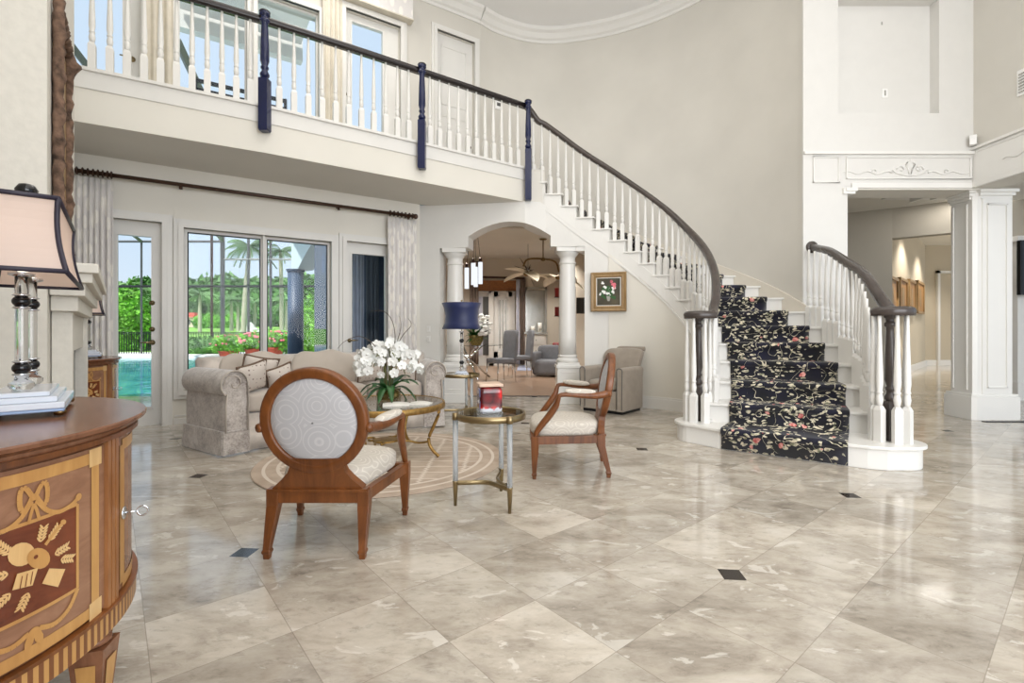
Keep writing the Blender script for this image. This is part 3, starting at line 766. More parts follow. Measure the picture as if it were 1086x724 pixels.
# corner post of the two openings
mb = MB(); mb.prism([(5.225, 5.76), (5.205, 5.47), (5.25, 5.455), (5.62, 5.47), (5.66, 5.47), (5.66, 5.76)], 0, 2.6)
struct(mb.build('wall_corner_post', 'white_gloss', bevel=.004))
mb = MB(); mb.prism([(5.175, 5.80), (5.165, 5.44), (5.21, 5.415), (5.70, 5.42), (5.70, 5.80)], 0, .26); mb.prism([(5.19, 5.79), (5.18, 5.45), (5.22, 5.43), (5.69, 5.435), (5.69, 5.79)], .26, .29)
struct(mb.build('baseboard_post', 'white_gloss', bevel=.004))
mb = MB()
for k, (z, e) in enumerate(((2.49, .02), (2.525, .04), (2.56, .06))):
    mb.prism([(5.225-e, 5.76), (5.205-e, 5.50-e), (5.225, 5.50-e), (5.225, 5.76)], z, z+.036)
    mb.box(5.30-e, 5.62+e, 5.47-e, 5.52, z, z+.036)
mb.box(5.30, 5.62, 5.445, 5.47, .29, 2.49)
frame_xz(mb, 5.345, 5.575, .36, 2.43, .016, 5.445, .014)
for q in ((5.53, 5.55, .33, 2.45), (5.70, 5.72, .33, 2.45)): mb.box(5.20, 5.214, q[0], q[1], q[2], q[3])
struct(mb.build('trim_post', 'white_gloss', bevel=.003))

# ---- hall beyond the right opening
def seg(name, mat, a, b, z0, z1, th=.2, parent=None):
    mb = MB(); d = (Vector(b)-Vector(a)).normalized(); n = Vector((-d.y, d.x))*th
    mb.prism([a, b, (b[0]+n.x, b[1]+n.y), (a[0]+n.x, a[1]+n.y)], z0, z1); return struct(mb.build(name, mat))
A_, B_ = (4.9, 8.95), (6.36, 8.09); Cc = (7.4, 7.25)
seg('wall_hall_grey', 'hall_grey', A_, B_, 0, 3.06); seg('wall_hall_header', 'hall_grey', B_, Cc, 2.55, 3.06)
seg('wall_hall_side', 'hall_grey', (3.9, 5.78), (4.9, 8.95), 0, 3.06)
seg('wall_hall_near', 'hall_grey', (7.4, 7.25), (11, 5.5), 0, 3.06)
seg('wall_gallery_hall', 'hall_wall', (6.6, 8.82), (12.0, 14.05), 0, 3.5); seg('wall_hall_end', 'hall_wall', (12.0, 14.1), (15.5, 14.1), 0, 3.5)
mb = MB(); mb.box(3.4, 12, YF+.34, 9.0, 3.05, 3.2); struct(mb.build('ceiling_hall', 'soffit_grey'))
mb = MB(); mb.box(6, 16, 9.0, 15, 3.5, 3.6); struct(mb.build('ceiling_hall_far', 'cream_wall'))
mb = MB(); mb.box(12.35, 12.42, 14.02, 14.1, 0, 2.75); mb.box(12.35, 13.8, 14.02, 14.1, 2.68, 2.75); struct(mb.build('door_6', 'white_paint'))
mb = MB(); d = Vector((.718, .696)); n = Vector((-.02, .02)); ribbon(mb, [(6.62, 8.82, 0, .16), (12.0, 14.03, 0, .16)], -.03); ribbon(mb, [(12.0, 14.1, 0, .16), (15.4, 14.1, 0, .16)], -.03)
struct(mb.build('baseboard_hall', 'white_gloss'))
# room beyond the right wall
seg('wall_right_room', 'cream_wall', (7.05, 7.43), (11, 7.2), 0, 3.06)
mb = MB(); mb.box(XC, 12, 1.5, 9, 3.06, 3.2)
mb2 = MB(); mb2.prism([(7.35, 7.03), (7.62, 7.03), (7.62, 7.3), (7.35, 7.3)], 0, 2.35); mb2.prism([(7.30, 6.98), (7.67, 6.98), (7.67, 7.3), (7.30, 7.3)], 0, .26); mb2.prism([(7.31, 6.99), (7.66, 6.99), (7.66, 7.3), (7.31, 7.3)], 2.3, 2.38)
struct(mb2.build('wall_far_pilaster', 'white_gloss'))
mb = MB(); mb.box(5.5, 12, 5.0, 7.2, 2.95, 3.06); struct(mb.build('ceiling_right_room', 'white_paint'))
for k in range(3):
    mb = MB(); mb.box(5.75+k*.3, 5.80+k*.3, 4.6, 7.0, 2.86+.03*k, 2.95); struct(mb.build('trim_right_room', 'white_gloss'))
mb = MB(); mb.box(5.2, 5.9, 5.30, 5.36, .001, .006); struct(mb.build('trim_floor_strip', 'black_iron'))

# ---- dining room shell beyond the arch
DY = 14.0
mb = MB(); holes_d = [(X(506, DY), X(519, DY), 0, 2.1), (X(523, DY), X(544, DY), 0, 2.15), (X(559, DY), X(578, DY), .35, 2.2)]
def dp(t_, o, z): return (t_, DY-o, z)
grid_wall('wall_dining', 'dining_wall', -4.5, 3.4, 0, 3.3, holes_d, dp, 0, -.2)
seg('wall_dining_left', 'dining_wall', (-1.45, 7.2), (-4.5, 14.2), 0, 3.3, -.15); seg('wall_dining_right', 'dining_wall', (1.9, 7.9), (2.6, 14.1), 0, 3.3, -.15)
mb = MB(); mb.prism([(-1.8, 7.97), (2.3, 7.97), (3.4, 14.2), (-4.6, 14.2)], 3.1, 3.2); struct(mb.build('ceiling_dining', 'soffit_grey'))
mb = MB(); mb.box(-1.8, 2.3, 7.95, 8.02, 2.70, 3.2); struct(mb.build('wall_dining_drop', 'dining_wall'))
d6 = MB(); frame_xz(d6, X(504, DY), X(521, DY), 0, 2.17, .07, DY, .04); d6 = struct(d6.build('door_7', 'white_paint'))
mb = MB(); mb.box(X(506, DY), X(519, DY), DY+.08, DY+.12, 0, 2.1); mb.build('door_leaf', 'white_paint', d6)
mb = MB(); mb.box(X(512, DY), X(518, DY), DY+.06, DY+.08, .3, 2.0); mb.build('glass_pane', 'door_dark', d6)
mb = MB(); mb.box(X(507, DY), X(511.5, DY), DY+.06, DY+.08, .3, 2.0); mb.build('sheer_panel', 'sheer', d6)
d7 = MB(); frame_xz(d7, X(521, DY), X(546, DY), 0, 2.22, .07, DY, .04); d7 = struct(d7.build('door_8', 'white_paint'))
mb = MB(); mb.box(X(523, DY), X(528, DY), DY+.05, DY+.1, 0, 2.15); mb.box(X(539, DY), X(544, DY), DY+.05, DY+.1, 0, 2.15); mb.box(X(523, DY), X(544, DY), DY+.05, DY+.1, 2.0, 2.15); mb.box(X(523, DY), X(544, DY), DY+.05, DY+.1, 0, .4); mb.build('door_leaf', 'white_gloss', d7)
mb = MB(); mb.box(X(528, DY), X(539, DY), DY+.09, DY+.10, .4, 2.0); mb.build('shutter_panel', 'blind_white', d7)
mb = MB(); [mb.box(X(529.5+k*3.2, DY), X(530.6+k*3.2, DY), DY+.08, DY+.09, .5, 1.9) for k in range(3)]; mb.build('shutter_rail', 'mirror_grey', d7)
mb = MB(); mb.box(X(559, DY), X(578, DY), DY+.15, DY+.2, .35, 2.2); frame_xz(mb, X(557, DY), X(580, DY), .28, 2.27, .06, DY, .05); struct(mb.build('wall_niche', 'mirror_grey'))
# ---------------------------------------------------------------- staircase
st = thing('staircase', 'white curved staircase with open tread ends rising to the gallery', 'staircase', (2.4, 5.2, 0))
SO = Vector((2.4, 5.2, 0))
def rel(p, o=SO): return (p[0]-o[0], p[1]-o[1], p[2]-o[2]) if len(p) > 2 else (p[0]-o[0], p[1]-o[1])
def arc(c, r, a0, a1, n=10): return [(c[0]+r*math.cos(math.radians(a0+(a1-a0)*k/n)), c[1]+r*math.sin(math.radians(a0+(a1-a0)*k/n))) for k in range(n+1)]
NL, NR = (1.72, 4.46), (2.853, 3.65)
def step1(e):
    return arc(NL, .185+e, 75, 228, 12) + [(1.756-.4*e, 4.115-e), (2.484-.2*e, 3.575-e), (2.58, 3.508-e), (2.69, 3.464-e)] + arc((2.853, 3.65), .19+e, -104, 62, 14) + [(2.93, 3.89), (1.83, 4.47)]
mb = MB(); mb.prism([rel(p) for p in step1(0)], 0, r1-.024); mb.prism([rel(p) for p in step1(.026)], r1-.026, r1); mb.build('step', 'white_gloss', st, bevel=.005)
for j in range(2, 19):
    o0, w0, o1, w1 = (Vector(q) for q in (O[j], Wl[j], O[j+1], Wl[j+1]))
    if j == 18: o1, w1 = Vector((.24, 6.68)), Vector((.40, 7.72))
    lo = max(0, zs(j)-.46)
    d = (w0-o0).normalized(); e = (o0-o1).normalized(); e2 = (w0-w1).normalized()
    mb = MB(); mb.prism([rel(p) for p in (o0, w0, w1, o1)], lo, zs(j)-.02)
    a, b = o0 - d*.03 + e*.03, w0 + e2*.03 + (d*.02 if j < 6 else d*0); c, f = w1 + (d*.02 if j < 6 else d*0), o1 - (Vector(Wl[j+1])-Vector(O[j+1])).normalized()*.03
    if j == 18: f = o1
    mb.prism([rel(p) for p in (a, b, c, f)], zs(j)-.022, zs(j)); mb.build('step', 'white_gloss', st, bevel=.003)
# stringer band along the open side
ks = list(range(18, 1, -1)); P = spline([(O[k][0]-.012, O[k][1]-.012, zs(k)) for k in ks], 3)
sm = []
for p in P: sm.append((p.x-SO.x, p.y-SO.y, max(0, p.z-.375), max(.05, p.z-.16)))
mb = MB(); mb.smooth = False; ribbon(mb, sm, .03)
ribbon(mb, [(q[0]-.008, q[1]-.01, q[2]-.01, q[2]+.02) for q in sm], .02)
mb.build('stringer', 'white_gloss', st)
P = spline([(Wl[k][0]+.0, Wl[k][1], zs(k)) for k in range(2, 7)] + [(3.27, 5.36, zs(7))], 3)
mb = MB(); ribbon(mb, [(p.x-SO.x-.01, p.y-SO.y, 0, max(.1, p.z-.20)) for p in P], -.02); mb.build('stringer_right', 'white_gloss', st)
# skirting that climbs the curved wall
P = spline([(Wl[k][0]+.004, Wl[k][1]-.004, zs(k)) for k in range(7, 20)], 3)
mb = MB(); ribbon2(mb, [(p.x, p.y, p.z-.25, p.z+.045) for p in P], -.018); ribbon2(mb, [(p.x, p.y, p.z+.045, p.z+.065) for p in P], -.03); struct(mb.build('baseboard_curved', 'skirt_cream', weld=False))

# ---- runner
def inset(j):
    if j == 1: return Vector((1.775, 4.095)), Vector((2.484, 3.575))
    o, w = Vector(O[j]), Vector(Wl[j]); d = (w-o).normalized()
    return o + d*.17, w - d*.17
mb = MB(); mb.smooth = True
NU = 10; v = 0; prev = None
def row(z, pl, pr, off, vv):
    d = (pr-pl).normalized(); n = Vector((d.y, -d.x)); n = n if n.y < 0 or True else n
    w = (pr-pl).length; out = []
    for k in range(NU+1):
        p = pl.lerp(pr, k/NU) + n*off; out.append((mb.av((p.x-SO.x, p.y-SO.y, z)), ((k/NU-.5)*w, vv)))
    return out
rows = []
for j in range(1, 19):
    pl, pr = inset(j); zb = 0 if j == 1 else zs(j-1); zt_ = zs(j)
    # front direction is away from the wall side: n = (d.y,-d.x)
    for z, off in ((zb+.008, .008), (zt_-.045, .008), (zt_-.035, .03), (zt_-.015, .042), (zt_+.002, .038), (zt_+.009, .022)):
        if rows: v += .02 if z > zt_-.045 else .13 if z == zt_-.045 else .2
        rows.append(row(z, pl, pr, off, v))
pl, pr = Vector((.3, 6.85)), Vector((.38, 7.55)); v += .2; rows.append(row(zs(18)+.009, pl, pr, 0, v))
for a, b in zip(rows, rows[1:]):
    for k in range(NU): mb.af((a[k][0], a[k+1][0], b[k+1][0], b[k][0]), [a[k][1], a[k+1][1], b[k+1][1], b[k][1]])
ru = mb.build('stair_runner', 'runner_floral', None, loc=tuple(SO), weld=False)
sd = ru.modifiers.new('s', 'SOLIDIFY'); sd.thickness = .006; sd.offset = 1
tag(ru, 'black floral runner carpet laid down the middle of the stairs', 'stair carpet')

# ---- balusters, newels, rails
BH = .80
def baluster_mesh():
    mb = MB(); b = .027; mb.box(-b, b, -b, b, 0, .2); mb.hexa([(-b, -b, .2), (b, -b, .2), (b, b, .2), (-b, b, .2)], [(-.016, -.016, .225), (.016, -.016, .225), (.016, .016, .225), (-.016, .016, .225)])
    mb.smooth = True
    mb.lathe([(.016, .22), (.021, .245), (.024, .265), (.019, .295), (.017, .30), (.022, .305), (.022, .315), (.017, .32), (.0235, .36), (.0225, .42), (.018, .55), (.013, .7), (.0115, .8)], n=12)
    return mb
BAL = baluster_mesh().build('baluster', 'white_gloss'); BALM = BAL.data; bpy.data.objects.remove(BAL)
def baluster(parent, p, h, po=(0, 0, 0), rz=0):
    o = bpy.data.objects.new('baluster', BALM); COL.objects.link(o); o.parent = parent
    o.location = [(p[i]-po[i])*S for i in range(3)]; o.scale = (1, 1, h/.8); o.rotation_euler = (0, 0, rz)
def newel(parent, p, z0, zb, z1, mat, po, block=.036, name='newel_post', k=1.0):
    """square block z0..zb, turned shaft to z1"""
    mb = MB(); mb.box(-block, block, -block, block, z0, zb-.02); mb.hexa([(-block, -block, zb-.02), (block, -block, zb-.02), (block, block, zb-.02), (-block, block, zb-.02)], [(-.022, -.022, zb), (.022, -.022, zb), (.022, .022, zb), (-.022, .022, zb)])
    mb.box(-block*.9, block*.9, -block*.9, block*.9, z0-.012, z0)
    mb.smooth = True; h = z1-zb
    mb.lathe([(r_*k, z_) for r_, z_ in [(.02, zb-.005), (.034, zb+.01), (.036, zb+.03), (.024, zb+.055), (.022, zb+.075), (.03, zb+.085), (.03, zb+.1), (.022, zb+.11), (.034, zb+.16), (.032, zb+h*.5), (.025, z1-.13), (.025, z1-.1), (.037, z1-.09), (.037, z1-.07), (.026, z1-.06), (.028, z1-.035), (.04, z1-.025), (.04, z1)]], n=16)
    o = mb.build(name, mat, parent, loc=tuple(p[i]-po[i] for i in range(2))+(-po[2],), bevel=0); return o
rail_sec0 = [(-.03, -.028), (.03, -.028), (.034, -.012), (.036, .006), (.028, .022), (.012, .03), (-.012, .03), (-.028, .022), (-.036, .006), (-.034, -.012)]
rail_sec = [(a*1.18, b*1.15) for a, b in rail_sec0]
# gallery railing
GO = (BP[1][0], BP[1][1], Zf)
gr = thing('gallery_railing', 'straight gallery railing of white balusters with dark rail and navy posts', 'railing', GO)
RZ = 4.065
pts = [Vector(ext)] + [Vector(p) for p in BP]
pth = [Vector((*(pts[0]), RZ)) ] + [Vector((*p, RZ)) for p in pts[1:]]
mb = MB(); mb.smooth = True; mb.sweep([Vector(rel(p, GO)) for p in spline(pth, 4)], rail_sec); mb.build('handrail', 'rail_dark', gr)
def along(a, b, n, skip=0):
    for k in range(1, n+1):
        t_ = k/(n+1); yield a + (b-a)*t_
seglist = [(pts[1], pts[2], 11), (pts[2], pts[3], 11), (pts[3], pts[4], 11)]
for a, b, n in seglist:
    for p in along(a, b, n): baluster(gr, (p.x, p.y, Zf), RZ-.02-Zf, GO, WA)
for k, (z0, zb) in ((1, (2.955, 3.47)), (2, (2.90, 3.47)), (3, (2.775, 3.47))):
    q = boff(k, .068); newel(gr, q, z0, zb, RZ+.035, ('navy_paint', 'navy_paint', 'navy_paint')[k-1], GO, .043, k=1.22)
    mb = MB(); mb.smooth = True; mb.lathe([(.046, RZ+.03), (.052, RZ+.04), (.038, RZ+.055), (0.004, RZ+.062)], (q[0]-GO[0], q[1]-GO[1]), 14); mb.build('newel_cap', 'rail_dark', gr, loc=(0, 0, -GO[2]))
mb = MB(); mb.box(-.03, .03, -.03, .03, Zf, RZ)
# stair railing, open side
def Opt(s_, ins=.035):
    j = int(min(18, max(2, math.floor(s_)))); f = s_-j
    a, b = Vector(O[j]), Vector(O[min(19, j+1)]); p = a.lerp(b, f)
    w = Vector(Wl[j]).lerp(Vector(Wl[min(19, j+1)]), f); d = (w-p).normalized()
    return p + d*ins
RO = (2.0, 5.0, 0)
sr = thing('stair_railing', 'long curved stair railing with dark brown rail on the open side', 'railing', RO)
rp = [Vector((*boff(3, .02), RZ)), Vector((.27, 6.635, 4.0)), Vector((.36, 6.67, 3.90))]
for s_ in [18, 17, 16, 15, 14, 13, 12, 11, 10, 9, 8, 7, 6, 5, 4, 3]:
    p = Opt(s_); rp.append(Vector((p.x, p.y, zs(s_)+BH+(.0 if s_ > 3 else -.01))))
rp += [Vector((1.90, 4.56, 1.225)), Vector((1.855, 4.46, 1.165)), Vector((1.81, 4.37, 1.148))]
# volute: spiral round the newel
for k in range(1, 12):
    a = math.radians(-42 - 30*k); r_ = .118 - .0055*k; rp.append(Vector((NL[0]+r_*math.cos(a), NL[1]+r_*math.sin(a), 1.148)))
mb = MB(); mb.smooth = True; mb.sweep([Vector(rel(p, RO)) for p in spline(rp, 3)], rail_sec); mb.lathe([(.07, 1.12), (.075, 1.14), (.07, 1.172), (.02, 1.176)], (NL[0]-RO[0], NL[1]-RO[1]), 18)
mb.build('handrail', 'rail_grey', sr)
def railz(p):
    best = min((((q.x-p[0])**2+(q.y-p[1])**2), q.z) for q in spline(rp[:22], 6)); return best[1]
for j in range(2, 19):
    for f in (.22, .72):
        p = Opt(j+f); baluster(sr, (p.x, p.y, zs(j)), railz(p)-zs(j)-.02, RO, math.atan2(p.y-5.6, p.x-1.2))
for a in (-177, -133, -80, 5, 91, 45, 137):
    p = (NL[0]+.108*math.cos(math.radians(a)), NL[1]+.108*math.sin(math.radians(a)), r1); baluster(sr, p, 1.13-r1, RO, math.radians(a))
newel(sr, NL, r1+.012, r1+.33, 1.13, 'rail_grey', RO, .028)
# stair railing, wall side
RO2 = (3.0, 4.2, 0)
sr2 = thing('stair_railing', 'short curved stair railing with grey rail ending on the white wall', 'railing', RO2)
rp2 = [Vector(p) for p in ((3.36, YF-.01, 1.94), (3.345, 5.25, 1.895), (3.30, 5.02, 1.83), (3.235, 4.71, 1.69), (3.17, 4.41, 1.555), (3.11, 4.22, 1.45), (3.05, 4.03, 1.31), (3.01, 3.88, 1.2), (2.985, 3.78, 1.152))]
for k in range(1, 12):
    a = math.radians(25 - 30*k); r_ = .125 - .0055*k; rp2.append(Vector((NR[0]+r_*math.cos(a), NR[1]+r_*math.sin(a), 1.148)))
mb = MB(); mb.smooth = True; mb.sweep([Vector(rel(p, RO2)) for p in spline(rp2, 3)], rail_sec); mb.lathe([(.07, 1.12), (.075, 1.14), (.07, 1.172), (.02, 1.176)], (NR[0]-RO2[0], NR[1]-RO2[1]), 18)
mb.build('handrail', 'rail_grey', sr2)
mb = MB(); mb.smooth = True; c = Vector((3.36-RO2[0], YF-RO2[1], 1.94)); mb.tube([c+Vector((0, 0, 0)), c-Vector((0, .012, 0)), c-Vector((0, .025, 0))], [.068, .066, .05], 20); mb.build('rail_rosette', 'rail_grey', sr2)
def railz2(p): return min((((q.x-p[0])**2+(q.y-p[1])**2), q.z) for q in spline(rp2[:9], 6))[1]
for j in range(2, 7):
    n = 3 if j < 6 else 3
    for k in range(n):
        f = (k+.5)/n; a, b = Vector(Wl[j]), Vector(Wl[j+1]) if j < 6 else Vector((3.30, 5.36)); p = a.lerp(b, f); o_ = Vector(O[j]).lerp(Vector(O[j+1]), f); p = p - (p-o_).normalized()*.035
        q = Vector((p.x, p.y)); baluster(sr2, (p.x, p.y, zs(j)), railz2(p)-zs(j)-.02, RO2, .3)
for a in (-163, -105, -60, -8, 164, 60, 112):
    p = (NR[0]+.108*math.cos(math.radians(a)), NR[1]+.108*math.sin(math.radians(a)), r1); baluster(sr2, p, 1.13-r1, RO2, math.radians(a))
newel(sr2, NR, r1+.012, r1+.30, 1.13, 'rail_grey', RO2, .032)
# ---------------------------------------------------------------- oval-back chairs
def make_oval_chair(label, loc, rz):
    t = thing('oval_back_chair', label, 'chair', loc, rz, 'oval-back armchairs')
    def leg(x, y, x2, y2, h, w0, w1):
        mb = MB()
        def sq(cx, cy, w, z): return [(cx-w, cy-w, z), (cx+w, cy-w, z), (cx+w, cy+w, z), (cx-w, cy+w, z)]
        mb.rings([sq(x2, y2, w1*.85, 0), sq(x2, y2, w1*.95, .02), sq(x2, y2, w1*1.25, .03), sq(x2, y2, w1*1.25, .038), sq(x2, y2, w1, .042), sq(x, y, w0, h-.07), sq(x, y, w0*1.02, h)], True, True)
        mb.build('leg', 'chair_wood', t, bevel=.003)
    leg(-.203, .005, -.21, -.045, .292, .026, .015); leg(.203, .005, .21, -.045, .292, .026, .015)
    leg(-.285, .455, -.285, .46, .29, .026, .014); leg(.285, .455, .285, .46, .29, .026, .014)
    mb = MB()
    q = [(-.20, .0), (.20, .0), (.29, .47), (-.29, .47)]
    def bar(a, b, w, z0, z1):
        d = (Vector(b)-Vector(a)).normalized(); n = Vector((-d.y, d.x))*w
        mb.prism([(a[0]-n.x, a[1]-n.y), (b[0]-n.x, b[1]-n.y), (b[0]+n.x, b[1]+n.y), (a[0]+n.x, a[1]+n.y)], z0, z1)
    bar((-.2, 0), (.2, 0), .018, .232, .288); bar((-.2, 0), (-.285, .455), .018, .235, .286); bar((.2, 0), (.285, .455), .018, .235, .286)
    # bowed front rail
    fr = [(-.285, .455), (-.15, .478), (0, .486), (.15, .478), (.285, .455)]
    for a, b in zip(fr, fr[1:]): bar(a, b, .018, .235, .286)
    mb.build('seat_frame', 'chair_wood', t, bevel=.004)
    mb = MB()
    def cmap(a, b, c):
        y = .245+.235*b; w = .19+.085*(y/.48); w2 = w*(.995)
        return (a*w2, y + (1-a*a)*.02*(b > 0), .324 + .056*c + (.022*(1-a*a)*(1-b*b) if c > 0 else 0))
    mb.rbox(cmap, 10, 4.5); mb.build('seat', 'swirl_cream', t)
    # tilted back plane
    cz, cy, rake = .605, -.045, -.16
    def bp(x, z, off=0): return (x, cy + (z-cz)*rake - .03*max(0, (z-cz))**1.5*2 + off, z + off*.16)
    mb = MB(); mb.smooth = True; R = []
    for k in range(48):
        a = 2*PI*k/48; ca, sa = math.cos(a), math.sin(a); sec = []
        for (dr, dy) in rrect(.0235, .024, .5, 3):
            sec.append(bp((.213+dr)*ca, cz + (.216+dr)*sa, dy))
        R.append(sec)
    R.append(R[0]); mb.rings(R, True, False); mb.build('back_frame', 'chair_wood', t)
    mb = MB(); mb.smooth = True
    for s_ in (-1, 1):
        rr = []
        for q_, h in ((1.0, .006), (.96, .014), (.8, .022), (.5, .028), (.02, .03)):
            rr.append([bp(.195*q_*math.cos(2*PI*k/36), cz+.197*q_*math.sin(2*PI*k/36), s_*h) for k in range(36)])
        mb.rings(rr, True, False)
    mb.build('backrest', 'swirl_grey', t)
    # flared foot of the back
    mb = MB(); out = []
    prof = [(.20, .286), (.205, .30), (.185, .318), (.155, .345), (.13, .375), (.115, .41), (.12, .44)]
    f = [bp(x, z, -.02) for x, z in prof] + [bp(-x, z, -.02) for x, z in prof[::-1]]; b = [bp(x, z, .02) for x, z in prof] + [bp(-x, z, .02) for x, z in prof[::-1]]
    # fill as strips between mirrored points
    n = len(prof)
    for off0, off1 in ((-.022, .022),):
        for i in range(n-1):
            (x0, z0), (x1, z1) = prof[i], prof[i+1]
            mb.hexa([bp(-x0, z0, off0), bp(x0, z0, off0), bp(x0, z0, off1), bp(-x0, z0, off1)], [bp(-x1, z1, off0), bp(x1, z1, off0), bp(x1, z1, off1), bp(-x1, z1, off1)])
    mb.box(-.222, .222, -.028, .02, .284, .298)
    # carved edge line on the back
    mb.build('splat', 'chair_wood', t)
    for s_ in (-1, 1):
        mb = MB(); mb.smooth = True
        P = spline([(s_*.246, -.06, .575), (s_*.236, -.03, .575), (s_*.25, .03, .565), (s_*.285, .12, .567), (s_*.305, .22, .575), (s_*.31, .285, .572), (s_*.305, .30, .545), (s_*.295, .315, .50), (s_*.288, .36, .43), (s_*.286, .415, .36), (s_*.286, .452, .30), (s_*.285, .458, .262)], 4)
        mb.tube(P, [.017+.004*math.sin(k*.25) for k in range(len(P))], 8, flat=1.15); mb.build('arm', 'chair_wood', t)
        mb = MB(); mb.rbox(lambda a, b, c: (s_*(.275+.028*b) + a*.03, .15+.105*b, .594+.019*c+.006*b), 8, 2.6); mb.build('arm_pad', 'swirl_cream', t)
    return t
ch = make_oval_chair('round-backed wooden armchair seen from behind, nearest the camera on marble', (-.867, 2.175, 0), 0)
CH2 = math.atan2(.079, -.997) - PI/2
c2 = copy_tree(ch, None, (.632, 3.52, 0), CH2, 'round-backed wooden armchair seen from the side beside the brass side table')

# ---------------------------------------------------------------- rug
mb = MB(); mb.lathe([(.925, 0), (.93, .004), (.925, .009)], n=96); r_ = mb.build('round_rug', 'rug_weave', None, loc=(-1.0, 3.80, 0)); tag(r_, 'round beige rug with pale border rings under the coffee table', 'rug')

# ---------------------------------------------------------------- coffee table
t = thing('coffee_table', 'round glass coffee table with curved gold metal legs on the round rug', 'coffee table', (-1.02, 3.90, .009))
mb = MB(); mb.smooth = False; RT, ZT = .475, .405
mb.rings([[((RT+dr)*math.cos(2*PI*k/64), (RT+dr)*math.sin(2*PI*k/64), ZT+dz) for k in range(64)] for dr, dz in ((-.02, -.03), (0, -.03), (.004, -.01), (0, .012), (-.014, .016), (-.02, .004), (-.02, -.03))], True, False)
mb.build('rim', 'gold_leaf', t, smooth=True)
mb = MB(); mb.lathe([(RT-.018, ZT-.0), (RT-.018, ZT+.012)], n=64); mb.build('glass_top', 'table_glass', t)
for k, a in enumerate((-12, 78, 168, 262)):
    a = math.radians(a); mb = MB(); mb.smooth = True
    pr = [(.455, ZT-.025), (.45, .33), (.41, .24), (.375, .16), (.375, .10), (.41, .045), (.455, .006)]
    mb.tube(spline([(r*math.cos(a), r*math.sin(a), z) for r, z in pr], 4), .0135, 8); mb.build('leg', 'gold_leaf', t)
    mb = MB(); mb.smooth = True
    pr = [(.375, 0, .12), (.28, .02, .10), (.2, .0, .115), (.13, -.03, .12), (.09, .0, .115), (.11, .035, .11), (.14, .02, .11)]
    mb.tube(spline([(r*math.cos(a)-w_*math.sin(a), r*math.sin(a)+w_*math.cos(a), z) for r, w_, z in pr], 4), .009, 6); mb.build('stretcher', 'gold_leaf', t)
mb = MB(); mb.lathe([(.012, .10), (.1, .105), (.1, .12), (.012, .125)], n=20); mb.build('stretcher_plate', 'gold_leaf', t)
ZTT = ZT+.012+.009
# magazines
for k, (px, y, a, sx, sy, lab) in enumerate(((421, 3.78, .25, .10, .07, 'open white brochure lying flat on the coffee table, left sheet'), (446, 3.83, -.1, .085, .06, 'white folded leaflet on the coffee table nearest the rim'))):
    mb = MB(); n = 10
    f = lambda q: .008+.010*abs(math.sin(q*PI))
    top = [[(-sx+2*sx*i/n, yy, f(i/n)) for i in range(n+1)] for yy in (-sy, sy)]
    for i in range(n):
        mb.hexa([(top[0][i][0], -sy, 0.001), (top[0][i+1][0], -sy, 0.001), (top[0][i+1][0], sy, 0.001), (top[0][i][0], sy, 0.001)], [top[0][i], top[0][i+1], top[1][i+1], top[1][i]])
    tag(mb.build('magazine', 'paper', None, loc=(X(px, y), y-.03, ZTT), rot=(0, 0, a)), lab, 'magazine')

# ---------------------------------------------------------------- orchids
ox, oy = X(412, 4.0), 4.0
t = thing('potted_orchids', 'white orchids in a glass cylinder pot with moss on the coffee table', 'potted plant', (ox, oy, ZTT))
mb = MB(); mb.smooth = True; mb.lathe([(.098, 0), (.10, .004), (.10, .105), (.096, .105), (.096, .01), (.01, .008)], n=32, cap=True); mb.build('pot', 'vase_glass', t)
mb = MB(); mb.rbox(lambda a, b, c: (.088*a, .088*b, .05+.04*c), 8, 3.0); mb.build('moss', 'moss', t)
def leaf_blade(mb, base, direc, length, width, lift, droop, fold=.25):
    n = 8; d = Vector(direc).normalized(); s_ = Vector((-d.y, d.x, 0)); pts = []
    for i in range(n+1):
        q = i/n; w_ = width*math.sin(PI*min(1, (q*.92+.08)))**.7*(1 if q < 1 else .05); c = Vector(base) + d*length*q + Vector((0, 0, lift*q - droop*q*q))
        pts.append((c - s_*w_ + Vector((0, 0, w_*fold)), c, c + s_*w_ + Vector((0, 0, w_*fold))))
    idx = [[mb.av(p) for p in r] for r in pts]
    for a, b in zip(idx, idx[1:]):
        for i in (0, 1): mb.af((a[i], a[i+1], b[i+1], b[i]))
rnd = random.Random(3)
for k in range(15):
    a = 2*PI*k/15 + rnd.uniform(-.2, .2); mb = MB(); mb.smooth = True; big = k % 2
    ln = rnd.uniform(.16, .25); leaf_blade(mb, (.03*math.cos(a), .03*math.sin(a), .09), (math.cos(a), math.sin(a), 0), ln, .032, rnd.uniform(.06, .3), rnd.uniform(.12, .32)); o = mb.build('leaf', 'leaf_green', t, weld=False)
    sd = o.modifiers.new('s', 'SOLIDIFY'); sd.thickness = .003
stems = []
